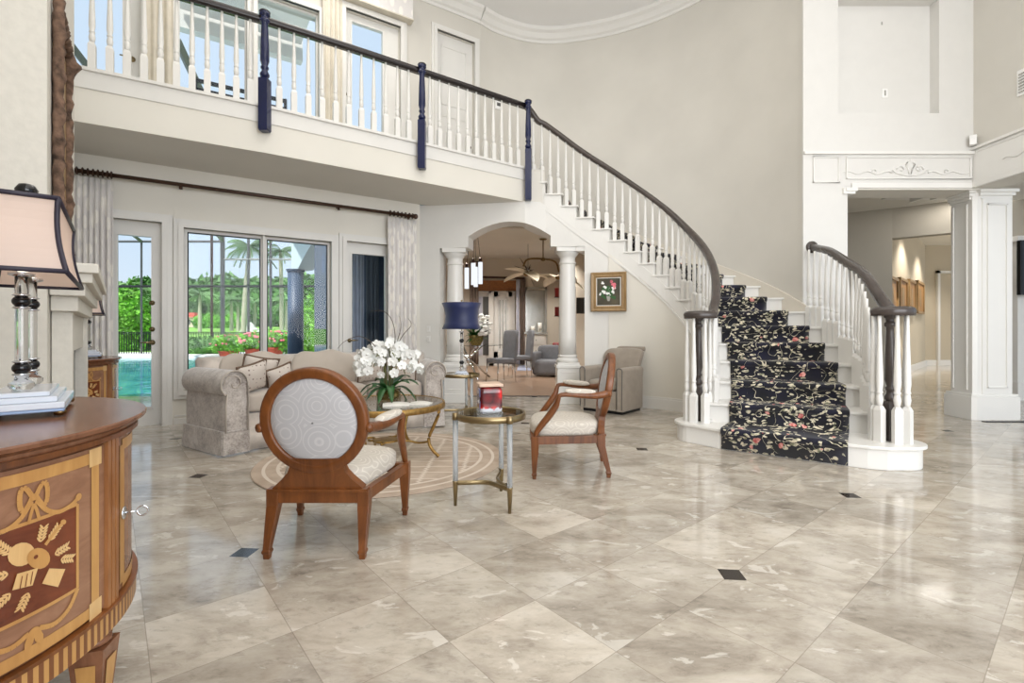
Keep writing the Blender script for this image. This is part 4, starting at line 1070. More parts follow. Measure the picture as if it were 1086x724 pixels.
for k in range(9):
    a = 2*PI*k/9 + rnd.uniform(-.2, .2); h = rnd.uniform(.34, .44); r0 = .03; re = rnd.uniform(.10, .26)
    ex = math.cos(a)*re; ey = math.sin(a)*re*.6
    P = spline([(r0*math.cos(a), r0*math.sin(a), .08), (r0*1.3*math.cos(a), r0*1.3*math.sin(a), .25), (ex*.45, ey*.45, h), (ex*.85, ey*.85, h-.02), (ex*1.12, ey*1.12, h-.12)], 5)
    stems.append(P); mb = MB(); mb.smooth = True; mb.tube(P, .004, 5); mb.build('stem', 'stem_green', t)
    mb = MB(); mb.smooth = True; mb.tube([(r0*1.1*math.cos(a), r0*1.1*math.sin(a), .06), (r0*1.2*math.cos(a), r0*1.2*math.sin(a), .34)], .003, 4); mb.build('stake', 'twig', t)
mb = MB(); mb.smooth = True
for k in range(5):
    a = 2*PI*k/5 + PI/2; w_ = .019 if k in (1, 4) else .0125; ln = .034
    d = Vector((math.cos(a), 0, math.sin(a))); s_ = Vector((-math.sin(a), 0, math.cos(a))); idx = [mb.av((0, 0, 0))]; ring = []
    for q, ww in ((.25, .6), (.6, 1.0), (.9, .7), (1, .2)):
        ring.append((mb.av(d*ln*q - s_*w_*ww + Vector((0, -.006*q, 0))), mb.av(d*ln*q + s_*w_*ww + Vector((0, -.006*q, 0)))))
    mb.af((idx[0], ring[0][0], ring[0][1]))
    for u_, v_ in zip(ring, ring[1:]): mb.af((u_[0], v_[0], v_[1], u_[1]))
mb.ball((0, -.008, -.002), .008)
bl = mb.build('blossom', 'petal', t, weld=False); cnt = 0; spots = []
for P in stems:
    pass
for q in range(98):
    a = rnd.uniform(0, 2*PI); rr_q = .30*math.sqrt(rnd.uniform(.0, 1)); th = rr_q/.30; zz_q = .485-.15*th*th + rnd.uniform(-.12, .02)
    spots.append(Vector((rr_q*math.cos(a), rr_q*.72*math.sin(a), zz_q)))
for i, p in enumerate(spots[:98]):
    az = math.atan2(p.y, p.x); rot = (rnd.uniform(-.4, .5), rnd.uniform(-.3, .3), (az + PI/2)*.0 + rnd.uniform(-.9, .9))
    sc_ = rnd.uniform(.95, 1.3)
    if i == 0: bl.location = p*S; bl.rotation_euler = rot
    else:
        o = inst(bl); o.location = p*S; o.rotation_euler = rot; o.scale = (sc_,)*3
for P in ([(.02, 0, .3), (.05, .02, .5), (.03, .0, .66), (-.05, .02, .74), (-.16, .03, .74)], [(.03, .0, .3), (.07, .0, .48), (.10, .01, .6), (.09, .01, .70)], [(-.03, 0, .3), (-.12, .0, .46), (-.24, .0, .53), (-.36, .0, .49), (-.42, .0, .43)], [(0, .02, .3), (.1, .03, .52), (.18, .03, .62), (.16, .02, .68)]):
    mb = MB(); mb.smooth = True; pp = spline(P, 5); mb.tube(pp, [.004*(1-.6*i/len(pp)) for i in range(len(pp))], 5); mb.build('curly_twig', 'twig', t)

# ---------------------------------------------------------------- acrylic and brass side tables
def side_table(label, loc, rz):
    t = thing('side_table', label, 'side table', loc, rz, 'clear-legged brass side tables'); R_ = .205; zt_ = .53
    mb = MB(); mb.smooth = True
    mb.rings([[((R_+dr)*math.cos(2*PI*k/48), (R_+dr)*math.sin(2*PI*k/48), zt_+dz) for k in range(48)] for dr, dz in ((-.012, -.036), (0, -.036), (0, 0), (-.012, 0), (-.012, -.036))], True, False); mb.build('rim', 'brass', t)
    mb = MB(); mb.lathe([(R_-.011, zt_-.014), (R_-.011, zt_-.004)], n=48); mb.build('glass_top', 'table_glass', t)
    ang = [195, 303, 74]
    for a in ang:
        a = math.radians(a); x, y = (R_+.002)*math.cos(a), (R_+.002)*math.sin(a)
        mb = MB(); mb.smooth = True; mb.lathe([(.0155, .135), (.0155, zt_-.036)], (x, y), 14); mb.build('leg', 'acrylic', t)
        mb = MB(); mb.smooth = True; mb.lathe([(.009, 0), (.0155, .135), (.017, .137), (.017, .142)], (x, y), 14); mb.build('foot', 'brass', t)
        mb = MB(); mb.smooth = True; mb.lathe([(.019, zt_-.038), (.019, zt_+.001)], (x, y), 14); mb.build('corner_cap', 'brass', t)
    for a, b in ((195, 303), (303, 74+360), (74, 195)):
        A = Vector(((R_)*math.cos(math.radians(a)), R_*math.sin(math.radians(a)))); B = Vector((R_*math.cos(math.radians(b)), R_*math.sin(math.radians(b)))); mid = (A+B)*.5*.42
        P = spline([(A.x, A.y, .13), (A.x*.6+mid.x*.4, A.y*.6+mid.y*.4, .13), (mid.x, mid.y, .13), (B.x*.6+mid.x*.4, B.y*.6+mid.y*.4, .13), (B.x, B.y, .13)], 4)
        if a == 74: continue
        mb = MB(); mb.smooth = True; mb.sweep(P, [(-.004, -.012), (.004, -.012), (.004, .012), (-.004, .012)]); mb.build('stretcher', 'brass', t)
    return t
side_table('round brass side table with clear legs holding the red boxed candle', (-.125, 2.83, 0), 0)
side_table('round brass side table with clear legs holding the blue-shaded lamp', (-.565, 5.38, 0), .1)
ZS = .526
# boxed candle
ca = thing('boxed_candle', 'red printed square glass candle with a pale wooden lid', 'candle', (X(519, 2.82), 2.82, ZS+.001), .24)
mb = MB(); mb.rbox(lambda a, b, c: (.066*a, .066*b, .078+.076*c), 8, 9); mb.build('jar', 'candle_red', ca)
mb = MB(); mb.box(-.067, .067, -.067, .067, 0, .012); mb.build('jar_base', 'crystal', ca, bevel=.004)
mb = MB(); mb.box(-.069, .069, -.069, .069, .155, .172); mb.build('lid', 'wood_lid', ca, bevel=.004)

# ---------------------------------------------------------------- crystal lamps
def lamp_column(t, x, y, z0, z1, r=.0125, ballk=.0185, metal='chrome'):
    H = z1-z0; b1, b2 = z0+.22*H, z0+.78*H; rb = ballk
    m = MB(); m.smooth = True
    m.lathe([(r*2.4, z0), (r*1.2, z0+.03*H), (r*2.0, z0+.06*H), (r*2.0, z0+.09*H), (r*1.1, z0+.12*H), (r*1.0, b1), (r*1.0, b2), (r, z1)], (x, y), 16); m.build('crystal_column', 'crystal', t)
    for b_ in (b1, b2):
        m = MB(); m.rbox(lambda a, b, c: (x+a*rb, y+b*rb, b_+c*rb*.82), 8, 2.0); m.build('ball', 'black_ball', t)
        for s_ in (-1, 1): m = MB(); m.smooth = True; m.lathe([(r*1.1, b_+s_*rb*.86-.003), (r*1.5, b_+s_*rb*.86), (r*1.1, b_+s_*rb*.86+.003)], (x, y), 16); m.build('collar', metal, t)
    m = MB(); m.smooth = True; m.lathe([(r*1.2, z1-.004), (r*2.0, z1), (r*2.0, z1+.006), (r*.8, z1+.01)], (x, y), 16); m.build('column_cap', metal, t)
def buffet_lamp(label, loc, rz):
    """local x runs along the shade's long side"""
    t = thing('crystal_lamp', label, 'table lamp', loc, rz, 'crystal lamps with peach shades')
    for x in (-.085, .085): lamp_column(t, x, 0, .055, .355)
    mg = MB()
    for k, (a, b, z0, z1) in enumerate(((.155, .085, .02, .036), (.14, .07, .036, .05), (.125, .055, .05, .062))): mg.box(-a, a, -b, b, z0, z1)
    mg.build('plinth', 'frosted', t, bevel=.003)
    mb = MB(); mb.box(-.155, .155, -.085, .085, .012, .02); mb.build('base', 'pale_blue', t, bevel=.003)
    for sx in (-1, 1):
        for sy in (-1, 1): mb = MB(); mb.ball((sx*.14, sy*.075, .0095), .0135, sq=(1, 1, .7)); mb.build('foot', 'dark_brass', t)
    # bell shade, rectangular, flaring down
    z0, z1 = .352, .53
    def sec(q, o=0):
        k = (1-q)**1.6 - .35*math.sin(PI*q); a = .24 + .055*k + o; b = .078 + .018*k + o; return a, b
    mb = MB(); mb.smooth = False; n = 10; Rg = []; Rg2 = []
    for i in range(n+1):
        q = i/n; a, b = sec(q); z = z0+(z1-z0)*q; Rg.append([(-a, -b, z), (a, -b, z), (a, b, z), (-a, b, z)])
        a, b = sec(q, -.002); Rg2.append([(-a, -b, z), (a, -b, z), (a, b, z), (-a, b, z)])
    mb.rings(Rg, True, False); mb.build('lamp_shade', 'shade_silk', t)
    mb = MB(); mb.smooth = True
    for q in (0, 1):
        a, b = sec(q, .001); z = z0+(z1-z0)*q
        for u_, v_ in (((-a, -b), (a, -b)), ((a, -b), (a, b)), ((a, b), (-a, b)), ((-a, b), (-a, -b))): mb.tube([(u_[0], u_[1], z), (v_[0], v_[1], z)], .006, 6)
    for sx in (-1, 1):
        for sy in (-1, 1): mb.tube([(sx*sec(i/n, .001)[0], sy*sec(i/n, .001)[1], z0+(z1-z0)*i/n) for i in range(n+1)], .0055, 6, up=(1, 0, 0))
    mb.build('shade_trim', 'trim_dark', t)
    mb = MB(); mb.smooth = True; mb.tube([(0, 0, .35), (0, 0, .54)], .004, 6); mb.tube([(-.23, 0, .525), (.23, 0, .525)], .003, 6); mb.tube([(0, -.076, .525), (0, .076, .525)], .003, 6)
    mb.tube([(-.085, 0, .35), (0, 0, .37), (.085, 0, .35)], .006, 6); mb.build('harp', 'brass', t)
    mb = MB(); mb.smooth = True
    for x in (-.07, .07): mb.ball((x, 0, .42), .024, sq=(1, 1, 1.3))
    mb.build('bulb', 'lamp_glow', t)
    mb = MB(); mb.smooth = True; mb.lathe([(.006, .53), (.008, .57), (.02, .575), (.024, .59), (.016, .603), (.004, .607)], n=12); mb.build('finial', 'black_ball', t)
    return t
LR = math.atan2(LD.y, LD.x)
ZCM = .785
p = lp(1.815, -.193); buffet_lamp('large two-column crystal lamp with peach shade on the near commode', (*p, ZCM+.001), LR)
p = lp(5.22, -.20); buffet_lamp('small distant crystal lamp with peach shade on the far commode', (*p, ZCM+.001), LR)
t = thing('crystal_lamp', 'crystal table lamp with a navy drum shade on brass table', 'table lamp', (-.56, 5.38, ZS+.001), .1)
lamp_column(t, 0, 0, .03, .46, .014, .026, 'chrome'); mg = MB(); mg.box(-.07, .07, -.07, .07, .008, .02); mg.box(-.055, .055, -.055, .055, .02, .032)
mg.build('plinth', 'frosted', t, bevel=.002)
mb = MB(); mb.box(-.075, .075, -.075, .075, 0, .008); mb.build('base', 'chrome', t)
mb = MB(); mb.smooth = True; mb.lathe([(.215, .495), (.185, .56), (.178, .64), (.19, .72), (.215, .785)], n=40, cap=False); o = mb.build('lamp_shade', 'navy_shade', t); sd = o.modifiers.new('s', 'SOLIDIFY'); sd.thickness = .004
mb = MB(); mb.smooth = True; mb.tube([(0, 0, .46), (0, 0, .80)], .004, 6); mb.tube([(-.2, 0, .775), (.2, 0, .775)], .003, 6); mb.ball((0, 0, .81), .012); mb.build('harp', 'brass', t)

# ---------------------------------------------------------------- demilune commodes
def commode(label, loc, rz):
    t = thing('demilune_commode', label, 'cabinet', loc, rz, 'half-round inlaid commodes')
    a_, b_ = .515, .485; zb, zt_ = .288, .752
    def pt(phi, z, o=0):
        ph = math.radians(phi); x, y = a_*math.sin(ph), b_*math.cos(ph); n = Vector((x/a_**2, y/b_**2)).normalized(); return (x+n.x*o, y+n.y*o, z)
    def curve(o, n=40, back=-.05): return [pt(-90+180*k/n, 0, o)[:2] for k in range(n+1)][::-1] + [(-a_-o, back), (a_+o, back)]
    # body and top
    mb = MB(); mb.smooth = False; mb.prism(curve(-.004), zb, zt_); mb.build('body', 'commode_wood', t, smooth=False)
    mb = MB(); q = [curve(.012), curve(.016), curve(.034), curve(.036), curve(.033)]; zz = (zt_, zt_+.01, zt_+.02, zt_+.028, zt_+.032)
    mb.rings([[(*p, z) for p in c_] for c_, z in zip(q, zz)], True, True); mb.build('top', 'commode_wood', t)
    def patch(mb, p0, p1, z0, z1, o0, o1, n=None, uv=False):
        n = n or max(2, int(abs(p1-p0)/4)); prev = None
        for k in range(n):
            u0, u1 = p0+(p1-p0)*k/n, p0+(p1-p0)*(k+1)/n
            i0 = len(mb.f)
            mb.hexa([pt(u0, z0, o0), pt(u1, z0, o0), pt(u1, z0, o1), pt(u0, z0, o1)], [pt(u0, z1, o0), pt(u1, z1, o0), pt(u1, z1, o1), pt(u0, z1, o1)])
            if uv:
                for fi in range(i0, len(mb.f)):
                    c_ = [pt(u0, 0), pt(u1, 0)]
                    mb.uv[fi] = [((u0 if mb.v[vi][0] == pt(u0, 0, o0)[0] or abs(mb.v[vi][0]-pt(u0, 0, o1)[0]) < 1e-9 else u1)*.45, 0) for vi in mb.f[fi]]
    mb = MB(); patch(mb, -90, 90, zb-.005, zb+.045, -.002, .012, 60, True); mb.build('striped_band', 'striped_veneer', t, weld=False)
    mb = MB(); patch(mb, -90, 90, zb+.045, zb+.053, -.002, .016, 40); patch(mb, -90, 90, zt_-.012, zt_, -.002, .016, 40); mb.build('bead', 'chair_wood', t)
    # fluted stiles
    for ph in (-71, -24.5, 24.5, 71):
        mb = MB()
        for k in range(3): patch(mb, ph-2.6+k*2.0, ph-1.2+k*2.0, zb+.053, zt_-.012, -.002, .009, 2)
        mb.build('stile', 'stile_wood', t)
    rad = math.radians
    def X2P(x): return math.degrees(x/.5)          # arc length to angle
    def strip(mb, pts, w, cphi, cz, o=.0042):
        """flat ribbon on the curved surface, pts in (arc, up)"""
        P = [Vector(p) for p in pts]
        for i in range(len(P)-1):
            d = (P[i+1]-P[i]); 
            if d.length < 1e-6: continue
            d.normalize(); n = Vector((-d.y, d.x))
            w0 = w[i] if isinstance(w, list) else w; w1 = w[i+1] if isinstance(w, list) else w
            q = [P[i]-n*w0, P[i+1]-n*w1, P[i+1]+n*w1, P[i]+n*w0]
            mb.quadpts([pt(cphi+X2P(v_.x), cz+v_.y, o) for v_ in q])
    def blob(mb, c_, rx, ry, rot, cphi, cz, o=.0045, n=16, sx=1):
        pts = []
        for k in range(n):
            a = 2*PI*k/n; x, y = rx*math.cos(a), ry*math.sin(a); pts.append((c_[0]+x*math.cos(rot)-y*math.sin(rot), c_[1]+x*math.sin(rot)+y*math.cos(rot)))
        mb.af([mb.av(pt(cphi+X2P(v_[0]), cz+v_[1], o)) for v_ in pts])
    def poly(mb, pts, cphi, cz, o=.0045): mb.af([mb.av(pt(cphi+X2P(v_[0]), cz+v_[1], o)) for v_ in pts])
    # side doors with pictorial marquetry
    for sg in (-1, 1):
        c_ = sg*48.0; half = 20.5
        mb = MB(); patch(mb, c_-half, c_+half, zb+.058, zt_-.02, -.002, .0015, 14); dr = mb.build('door', 'panel_wood', t)
        zc = (zb+zt_)/2+.015; hh = .205; hw = .49*rad(half)
        mb = MB(); W_ = .0125
        for s_ in (-1, 1):
            x = s_*(hw-.03); strip(mb, [(x, -hh+.03+.4*k*0+ (2*hh-.06)*k/4) for k in range(5)], W_, c_, zc, .003)
            y = s_*(hh-.03); strip(mb, [(-hw+.03+(2*hw-.06)*k/10, y) for k in range(11)], W_, c_, zc, .0032)
        mb.build('banding', 'inlay_gold', dr)
        mb = MB()
        for sx in (-1, 1):
            for sy in (-1, 1):
                x, y = sx*(hw-.03), sy*(hh-.03); poly(mb, [(x-.02, y-.02), (x+.02, y-.02), (x+.02, y+.02), (x-.02, y+.02)], c_, zc, .0038)
        mb.build('corner_inlay', 'inlay_pale', dr)
        mb = MB(); k_ = 8; pw, ph0, ph1 = .093, -.10, .085
        for k in range(k_):
            u0, u1 = c_+X2P(-pw+2*pw*k/k_), c_+X2P(-pw+2*pw*(k+1)/k_); mb.quadpts([pt(u0, zc+ph0, .003), pt(u1, zc+ph0, .003), pt(u1, zc+ph1, .003), pt(u0, zc+ph1, .003)])
        mb.build('picture_field', 'picture_wood', dr)
        mb = MB()
        for (x0, y0, x1, y1) in ((-pw, ph0, pw, ph0), (-pw, ph1, pw, ph1), (-pw, ph0, -pw, ph1), (pw, ph0, pw, ph1)):
            strip(mb, [(x0+(x1-x0)*k/8, y0+(y1-y0)*k/8) for k in range(9)], .0035, c_, zc, .0036)
        # bow with hanging garlands
        K_ = .79
        for s_ in (-1, 1):
            s_ *= K_
            strip(mb, [(s_*(.004+.028*math.sin(a)), .128+.026*math.sin(2*a)*.9+.006) for a in [PI*k/12 for k in range(13)]], .0045, c_, zc, .0042)
            g = [(s_*.006, .125), (s_*.03, .098), (s_*.06, .085), (s_*.095, .088), (s_*.118, .098)]; strip(mb, [tuple(v_) for v_ in spline([(x, y, 0) for x, y in g], 4)] and [(v_.x, v_.y) for v_ in spline([(x, y, 0) for x, y in g], 4)], .0045, c_, zc, .0042)
            blob(mb, (s_*.12, .10), .008, .008, 0, c_, zc); strip(mb, [(0, .12), (s_*.006, .105), (s_*.012, .085)], .003, c_, zc, .0042)
            g = [(s_*.118, -.10), (s_*.09, -.132), (s_*.05, -.145), (s_*.012, -.135)]; strip(mb, [(v_.x, v_.y) for v_ in spline([(x, y, 0) for x, y in g], 4)], .005, c_, zc, .0042)
            strip(mb, [(s_*.004, -.135), (s_*.012, -.155), (s_*.018, -.168)], [.006, .008, .003], c_, zc, .0042)
        blob(mb, (0, .133), .007, .007, 0, c_, zc); blob(mb, (0, -.137), .01, .009, 0, c_, zc)
        mb.build('ribbon_inlay', 'inlay_gold', dr, weld=False)
        mb = MB()
        # lute, open book, music sheet and sprigs
        f_ = 1
        blob(mb, (.022, .028), .026, .020, .9, c_, zc, .0046)
        poly(mb, [(-.062, -.042), (-.028, -.024), (-.014, -.048), (-.046, -.072)], c_, zc, .005); poly(mb, [(-.006, -.012), (.03, -.006), (.038, -.034), (.004, -.042)], c_, zc, .0056)
        for (x, y, a) in ((-.012, .04, 1.8), (.042, .04, .9), (.046, .0, .15), (-.042, .0, 3.0), (-.055, -.018, 3.5), (.012, -.055, -1.1), (.042, -.04, -.6), (-.03, .035, 2.3)):
            for k in range(5):
                q = .006*k; cx, cy = x+q*math.cos(a), y+q*math.sin(a)
                for s_ in (-1, 1): blob(mb, (cx+.005*math.cos(a+s_*1.0), cy+.005*math.sin(a+s_*1.0)), .007, .0022, a+s_*.75, c_, zc, .0044, 8)
        mb.build('picture_inlay', 'inlay_pale', dr, weld=False)
        mb = MB(); blob(mb, (-.008, .006), .027, .017, .9, c_, zc, .0052); strip(mb, [(-.02, .028), (-.045, .052), (-.055, .058)], .0035, c_, zc, .0054); blob(mb, (-.057, .06), .007, .005, .7, c_, zc, .0056)
        mb.build('lute_inlay', 'inlay_gold', dr, weld=False)
        mb = MB(); blob(mb, (-.002, .012), .004, .004, 0, c_, zc, .0058)
        for k in range(3): strip(mb, [(.004+.009*k, -.014), (.008+.009*k, -.038)], .0008, c_, zc, .0062)
        mb.build('engraving', 'picture_wood', dr, weld=False)
    # centre door
    mb = MB(); patch(mb, -21.5, 21.5, zb+.058, zt_-.02, -.002, .0015, 12); dr = mb.build('door', 'panel_wood', t); zc = (zb+zt_)/2+.015; hw = .5*rad(21.5); hh = .205; mb = MB()
    for s_ in (-1, 1):
        strip(mb, [(s_*(hw-.035), -hh+.03+(2*hh-.06)*k/4) for k in range(5)], .014, 0, zc, .003); strip(mb, [(-hw+.035+(2*hw-.07)*k/8, s_*(hh-.03)) for k in range(9)], .014, 0, zc, .0032)
    mb.build('banding', 'inlay_gold', dr)
    mb = MB(); mb.smooth = True; kp = Vector(pt(17, zc+.0, .003)); kn = (Vector(pt(17, zc, .05))-Vector(pt(17, zc, 0))).normalized()
    mb.tube([kp, kp+kn*.004], .016, 12); mb.tube([kp, kp+kn*.03], .003, 6); e = kp+kn*.042; side = Vector((-kn.y, kn.x, 0))
    mb.tube([e+ (kn*math.cos(a)+Vector((0, 0, 1))*math.sin(a))*.012 for a in [2*PI*k/12 for k in range(13)]], .0025, 6); mb.build('key', 'chrome', dr)
    for ph in (-78, -23.5, 23.5, 78):
        x, y, _ = pt(ph, 0, -.035); ang = math.atan2(y, x); mb = MB()
        def sq(w, z): return [(x+w*(math.cos(ang)*i-math.sin(ang)*j), y+w*(math.sin(ang)*i+math.cos(ang)*j), z) for i, j in ((-1, -1), (1, -1), (1, 1), (-1, 1))]
        mb.rings([sq(.016, 0), sq(.018, .02), sq(.036, .232), sq(.037, .243)], True, True); mb.smooth = True; mb.lathe([(.03, .243), (.036, .25), (.034, .258), (.028, .263), (.037, .27), (.037, .28), (.03, .286)], (x, y), 16)
        lg = mb.build('leg', 'commode_wood', t)
        mb = MB(); g = lambda w, h_, k: Vector(sq(w, h_)[k]); 
        for (k0, k1) in ((1, 2), (0, 1), (2, 3)):
            a0, a1, b0, b1 = g(.0185, .02, k0), g(.0185, .02, k1), g(.0368, .226, k0), g(.0368, .226, k1)
            c0_ = Vector((x, y, 0)); q = [a0.lerp(a1, .22).lerp(b0.lerp(b1, .22), .15), a0.lerp(a1, .78).lerp(b0.lerp(b1, .78), .15), a0.lerp(a1, .78).lerp(b0.lerp(b1, .78), .92), a0.lerp(a1, .22).lerp(b0.lerp(b1, .22), .92)]
            q = [v_ + (v_ - Vector((x, y, v_.z))).normalized()*.0015 for v_ in q]; mb.quadpts(q)
        mb.build('leg_inlay', 'inlay_gold', lg, weld=False)
    return t
# local +y faces into the room
CR = math.atan2(LN.y, LN.x) - PI/2
p = Vector(lp(1.741, .0695-.53)); commode('half-round inlaid commode in the near left corner, cut by the frame', (p.x, p.y, 0), CR)
p = Vector(lp(5.22, .023-.53)); commode('half-round inlaid commode beyond the fireplace under the small lamp', (p.x, p.y, 0), CR)

# ---------------------------------------------------------------- mantel and bark frame
MO = lp(3.5, -.23); t = thing('fireplace_mantel', 'pale stone fireplace mantel with stepped mouldings behind the near lamp', 'fireplace', (*MO, 0), CR)
# local x: toward the camera (-l), y: into room
mb = MB()
for k, (hw, d, z0, z1) in enumerate(((.80, .16, 1.245, 1.285), (.775, .14, 1.205, 1.245), (.74, .115, 1.15, 1.205), (.70, .09, 1.085, 1.15))): mb.box(-hw, hw, 0.003, d, z0, z1)
mb.build('shelf', 'plaster', t, bevel=.004)
mb = MB(); mb.box(-.60, .60, 0.003, .05, .90, 1.085); mb.build('frieze', 'plaster', t, bevel=.004)
for s_ in (-1, 1):
    mb = MB(); mb.box(s_*.66-.09*(s_ > 0), s_*.66+.09*(s_ < 0), 0.003, .07, 0, 1.085); mb.box(s_*.66-.11*(s_ > 0)+.0, s_*.66+.11*(s_ < 0)+.0, 0.003, .085, 0, .14); mb.build('pilaster', 'plaster', t, bevel=.003)
mb = MB(); mb.box(-.57, .57, .003, .012, .03, .92); mb.build('firebox_screen', 'black_iron', t)
t = thing('bark_frame', 'rough brown bark-edged wall panel hung on the chimney above the mantel', 'wall art', (*lp(3.12, -.228), 0), CR)
mb = MB(); mb.box(-.22, .22, 0, .015, 1.5, 2.36); mb.build('panel', 'frame_gold', t)
rb = random.Random(5)
for (x0, z0, x1, z1) in ((-.24, 1.36, -.24, 2.44), (.24, 1.36, .24, 2.44), (-.24, 2.40, .24, 2.40), (-.24, 1.40, .24, 1.40)):
    mb = MB(); mb.smooth = True; n = 44; P = []; R = []
    for k in range(n+1):
        q = k/n; z_ = z0+(z1-z0)*q; fl = 1.0
        if z1-z0 > .5 and x0 < 0 and q > .86: fl = 1.0+1.0*(1-abs(q-.93)/.07)
        P.append((x0+(x1-x0)*q + rb.uniform(-.006, .006), .02+rb.uniform(-.004, .004), z_)); R.append(.021*fl*rb.uniform(.85, 1.2))
    idx = []
    for (px_, py_, pz_), r in zip(P, R):
        ring = []
        for k in range(10):
            a = 2*PI*k/10; rr = r*rb.uniform(.85, 1.2)
            ring.append((px_+(rr*math.cos(a) if x0 == x1 else 0), max(.001, py_+rr*math.sin(a)), pz_+(0 if x0 == x1 else rr*math.cos(a))))
        idx.append(ring)
    mb.rings(idx, True, True); mb.build('bark_rail', 'bark', t)
# ---------------------------------------------------------------- crescent sofa
SC = Vector((.185, 2.32)); A0, A1 = 148.6, 108.2
def sp(th, r, z, o=(0, 0, 0)):
    a = math.radians(th); return (SC.x + r*math.cos(a), SC.y + r*math.sin(a), z)
so_ = (-1.9, 5.0, 0)
t = thing('crescent_sofa', 'curved beige skirted sofa with rolled arms in front of the garden windows', 'sofa', so_)
def spo(th, r, z): p = sp(th, r, z); return (p[0]-so_[0], p[1]-so_[1], p[2])
AW = 4.0                                                     # arm width in degrees
def rstrip(name, mat, sec, th0, th1, n=16, cap=True, smooth=True):
    mb = MB(); mb.smooth = smooth; mb.rings([[spo(th0+(th1-th0)*k/n, r, z) for r, z in sec] for k in range(n+1)], True, cap); return mb.build(name, mat, t, bevel=0)
rstrip('base', 'sofa_fabric', [(2.93, .17), (3.48, .17), (3.48, .31), (2.93, .31)], A0-AW*.6, A1+AW*.6, smooth=False)
mb = MB(); mb.smooth = True; n = 60; sk = []
for k in range(n+1):
    th = A0+(A1-A0)*k/n; w_ = .006*math.sin(k*.9)
    sk.append([spo(th, 2.90+w_, .012), spo(th, 2.915, .195), spo(th, 2.93, .195), spo(th, 2.93, .012)])
mb.rings(sk, True, True); mb.build('skirt', 'sofa_fabric', t)
rstrip('back', 'sofa_fabric', [(3.30, .28), (3.50, .2), (3.56, .5), (3.60, .74), (3.54, .77), (3.46, .74), (3.38, .5)], A0-AW*.5, A1+AW*.5)
nc = 3; tot = A0-A1-2*AW; cw = tot/nc
for k in range(nc):
    th0 = A0-AW-cw*k; c_ = th0-cw/2
    mb = MB(); mb.rbox(lambda a, b, c: spo(c_-a*(cw/2-.05), 3.14+.225*b, .395+.082*c+(.012*(1-a*a)*(1-b*b) if c > 0 else 0)), 12, 7); mb.build('seat_cushion', 'cushion_fabric', t)
    def bc(a, b, c, c_=c_):
        z = .60+.20*c; bulge = (1-a*a)*(1-c*c); r = 3.36+.10*(z-.4)/.4 + b*(.045+.05*bulge); top = .012*math.sin(a*7)*max(0, c)**2
        return spo(c_-a*(cw/2-.02), r, z+top-.02*max(0, c)*a*a)
    mb = MB(); mb.rbox(bc, 14, 4); mb.build('back_cushion', 'cushion_fabric', t)
for sg, th in ((1, A0-AW*.5), (-1, A1+AW*.5)):
    hw = .092
    a_ = math.radians(th); er = Vector((math.cos(a_), math.sin(a_), 0)); et = Vector((-math.sin(a_), math.cos(a_), 0))*sg    # et points outward from the seat
    def loc(x, r, z): q = Vector((SC.x, SC.y, 0)) + er*r + et*x; return (q.x-so_[0], q.y-so_[1], z)
    # scrolled section (x outward, z up)
    sec = [(-hw, .19), (-hw, .56)]
    cx, cz, rr = -.0+.02, .575, .112
    for k in range(15):
        a = math.radians(190 - k*17); sec.append((cx+rr*math.cos(a), cz+rr*math.sin(a)))
    sec += [(hw-.01, .50), (hw, .40), (hw, .19)]
    mb = MB(); mb.smooth = False; R = []
    for q, r in ((0, 2.90), (.02, 2.88), (.98, 3.53), (1, 3.56)):
        k = .93 if q in (0, 1) else 1
        R.append([loc(x*k, r, .19+(z-.19)*(.99 if k < 1 else 1)) for x, z in sec])
    mb.rings(R, True, True); mb.build('arm', 'velvet', t, smooth=True).modifiers.new('e', 'EDGE_SPLIT').split_angle = math.radians(50)
    mb = MB(); mb.smooth = True; mb.tube([loc(x*.95, 2.877, .19+(z-.19)*.99) for x, z in sec], .007, 6); mb.build('welt', 'cushion_fabric', t)
    mb = MB(); mb.smooth = True
    mb.tube([loc(cx+(rr*.75-.0055*k)*math.cos(k*.5)*1, 2.882, cz+(rr*.75-.0055*k)*math.sin(k*.5)) for k in range(14)], .005, 5); mb.build('scroll_welt', 'cushion_fabric', t)
    # side skirt with a kick pleat
    mb = MB(); mb.smooth = False
    for (r0, r1_, x0, x1) in ((2.895, 3.56, hw, hw+.016), ):
        mb.hexa([loc(x0+.012, r0, .012), loc(x0+.012, r1_, .012), loc(x1+.012, r1_, .012), loc(x1+.012, r0, .012)], [loc(x0-.004, r0, .20), loc(x0-.004, r1_, .20), loc(x1, r1_, .20), loc(x1, r0, .20)])
    mb.hexa([loc(-hw-.01, 2.875, .012), loc(hw+.02, 2.875, .012), loc(hw+.02, 2.895, .012), loc(-hw-.01, 2.895, .012)], [loc(-hw-.01, 2.885, .20), loc(hw+.01, 2.885, .20), loc(hw+.01, 2.90, .20), loc(-hw-.01, 2.90, .20)])
    mb.build('arm_skirt', 'velvet', t)
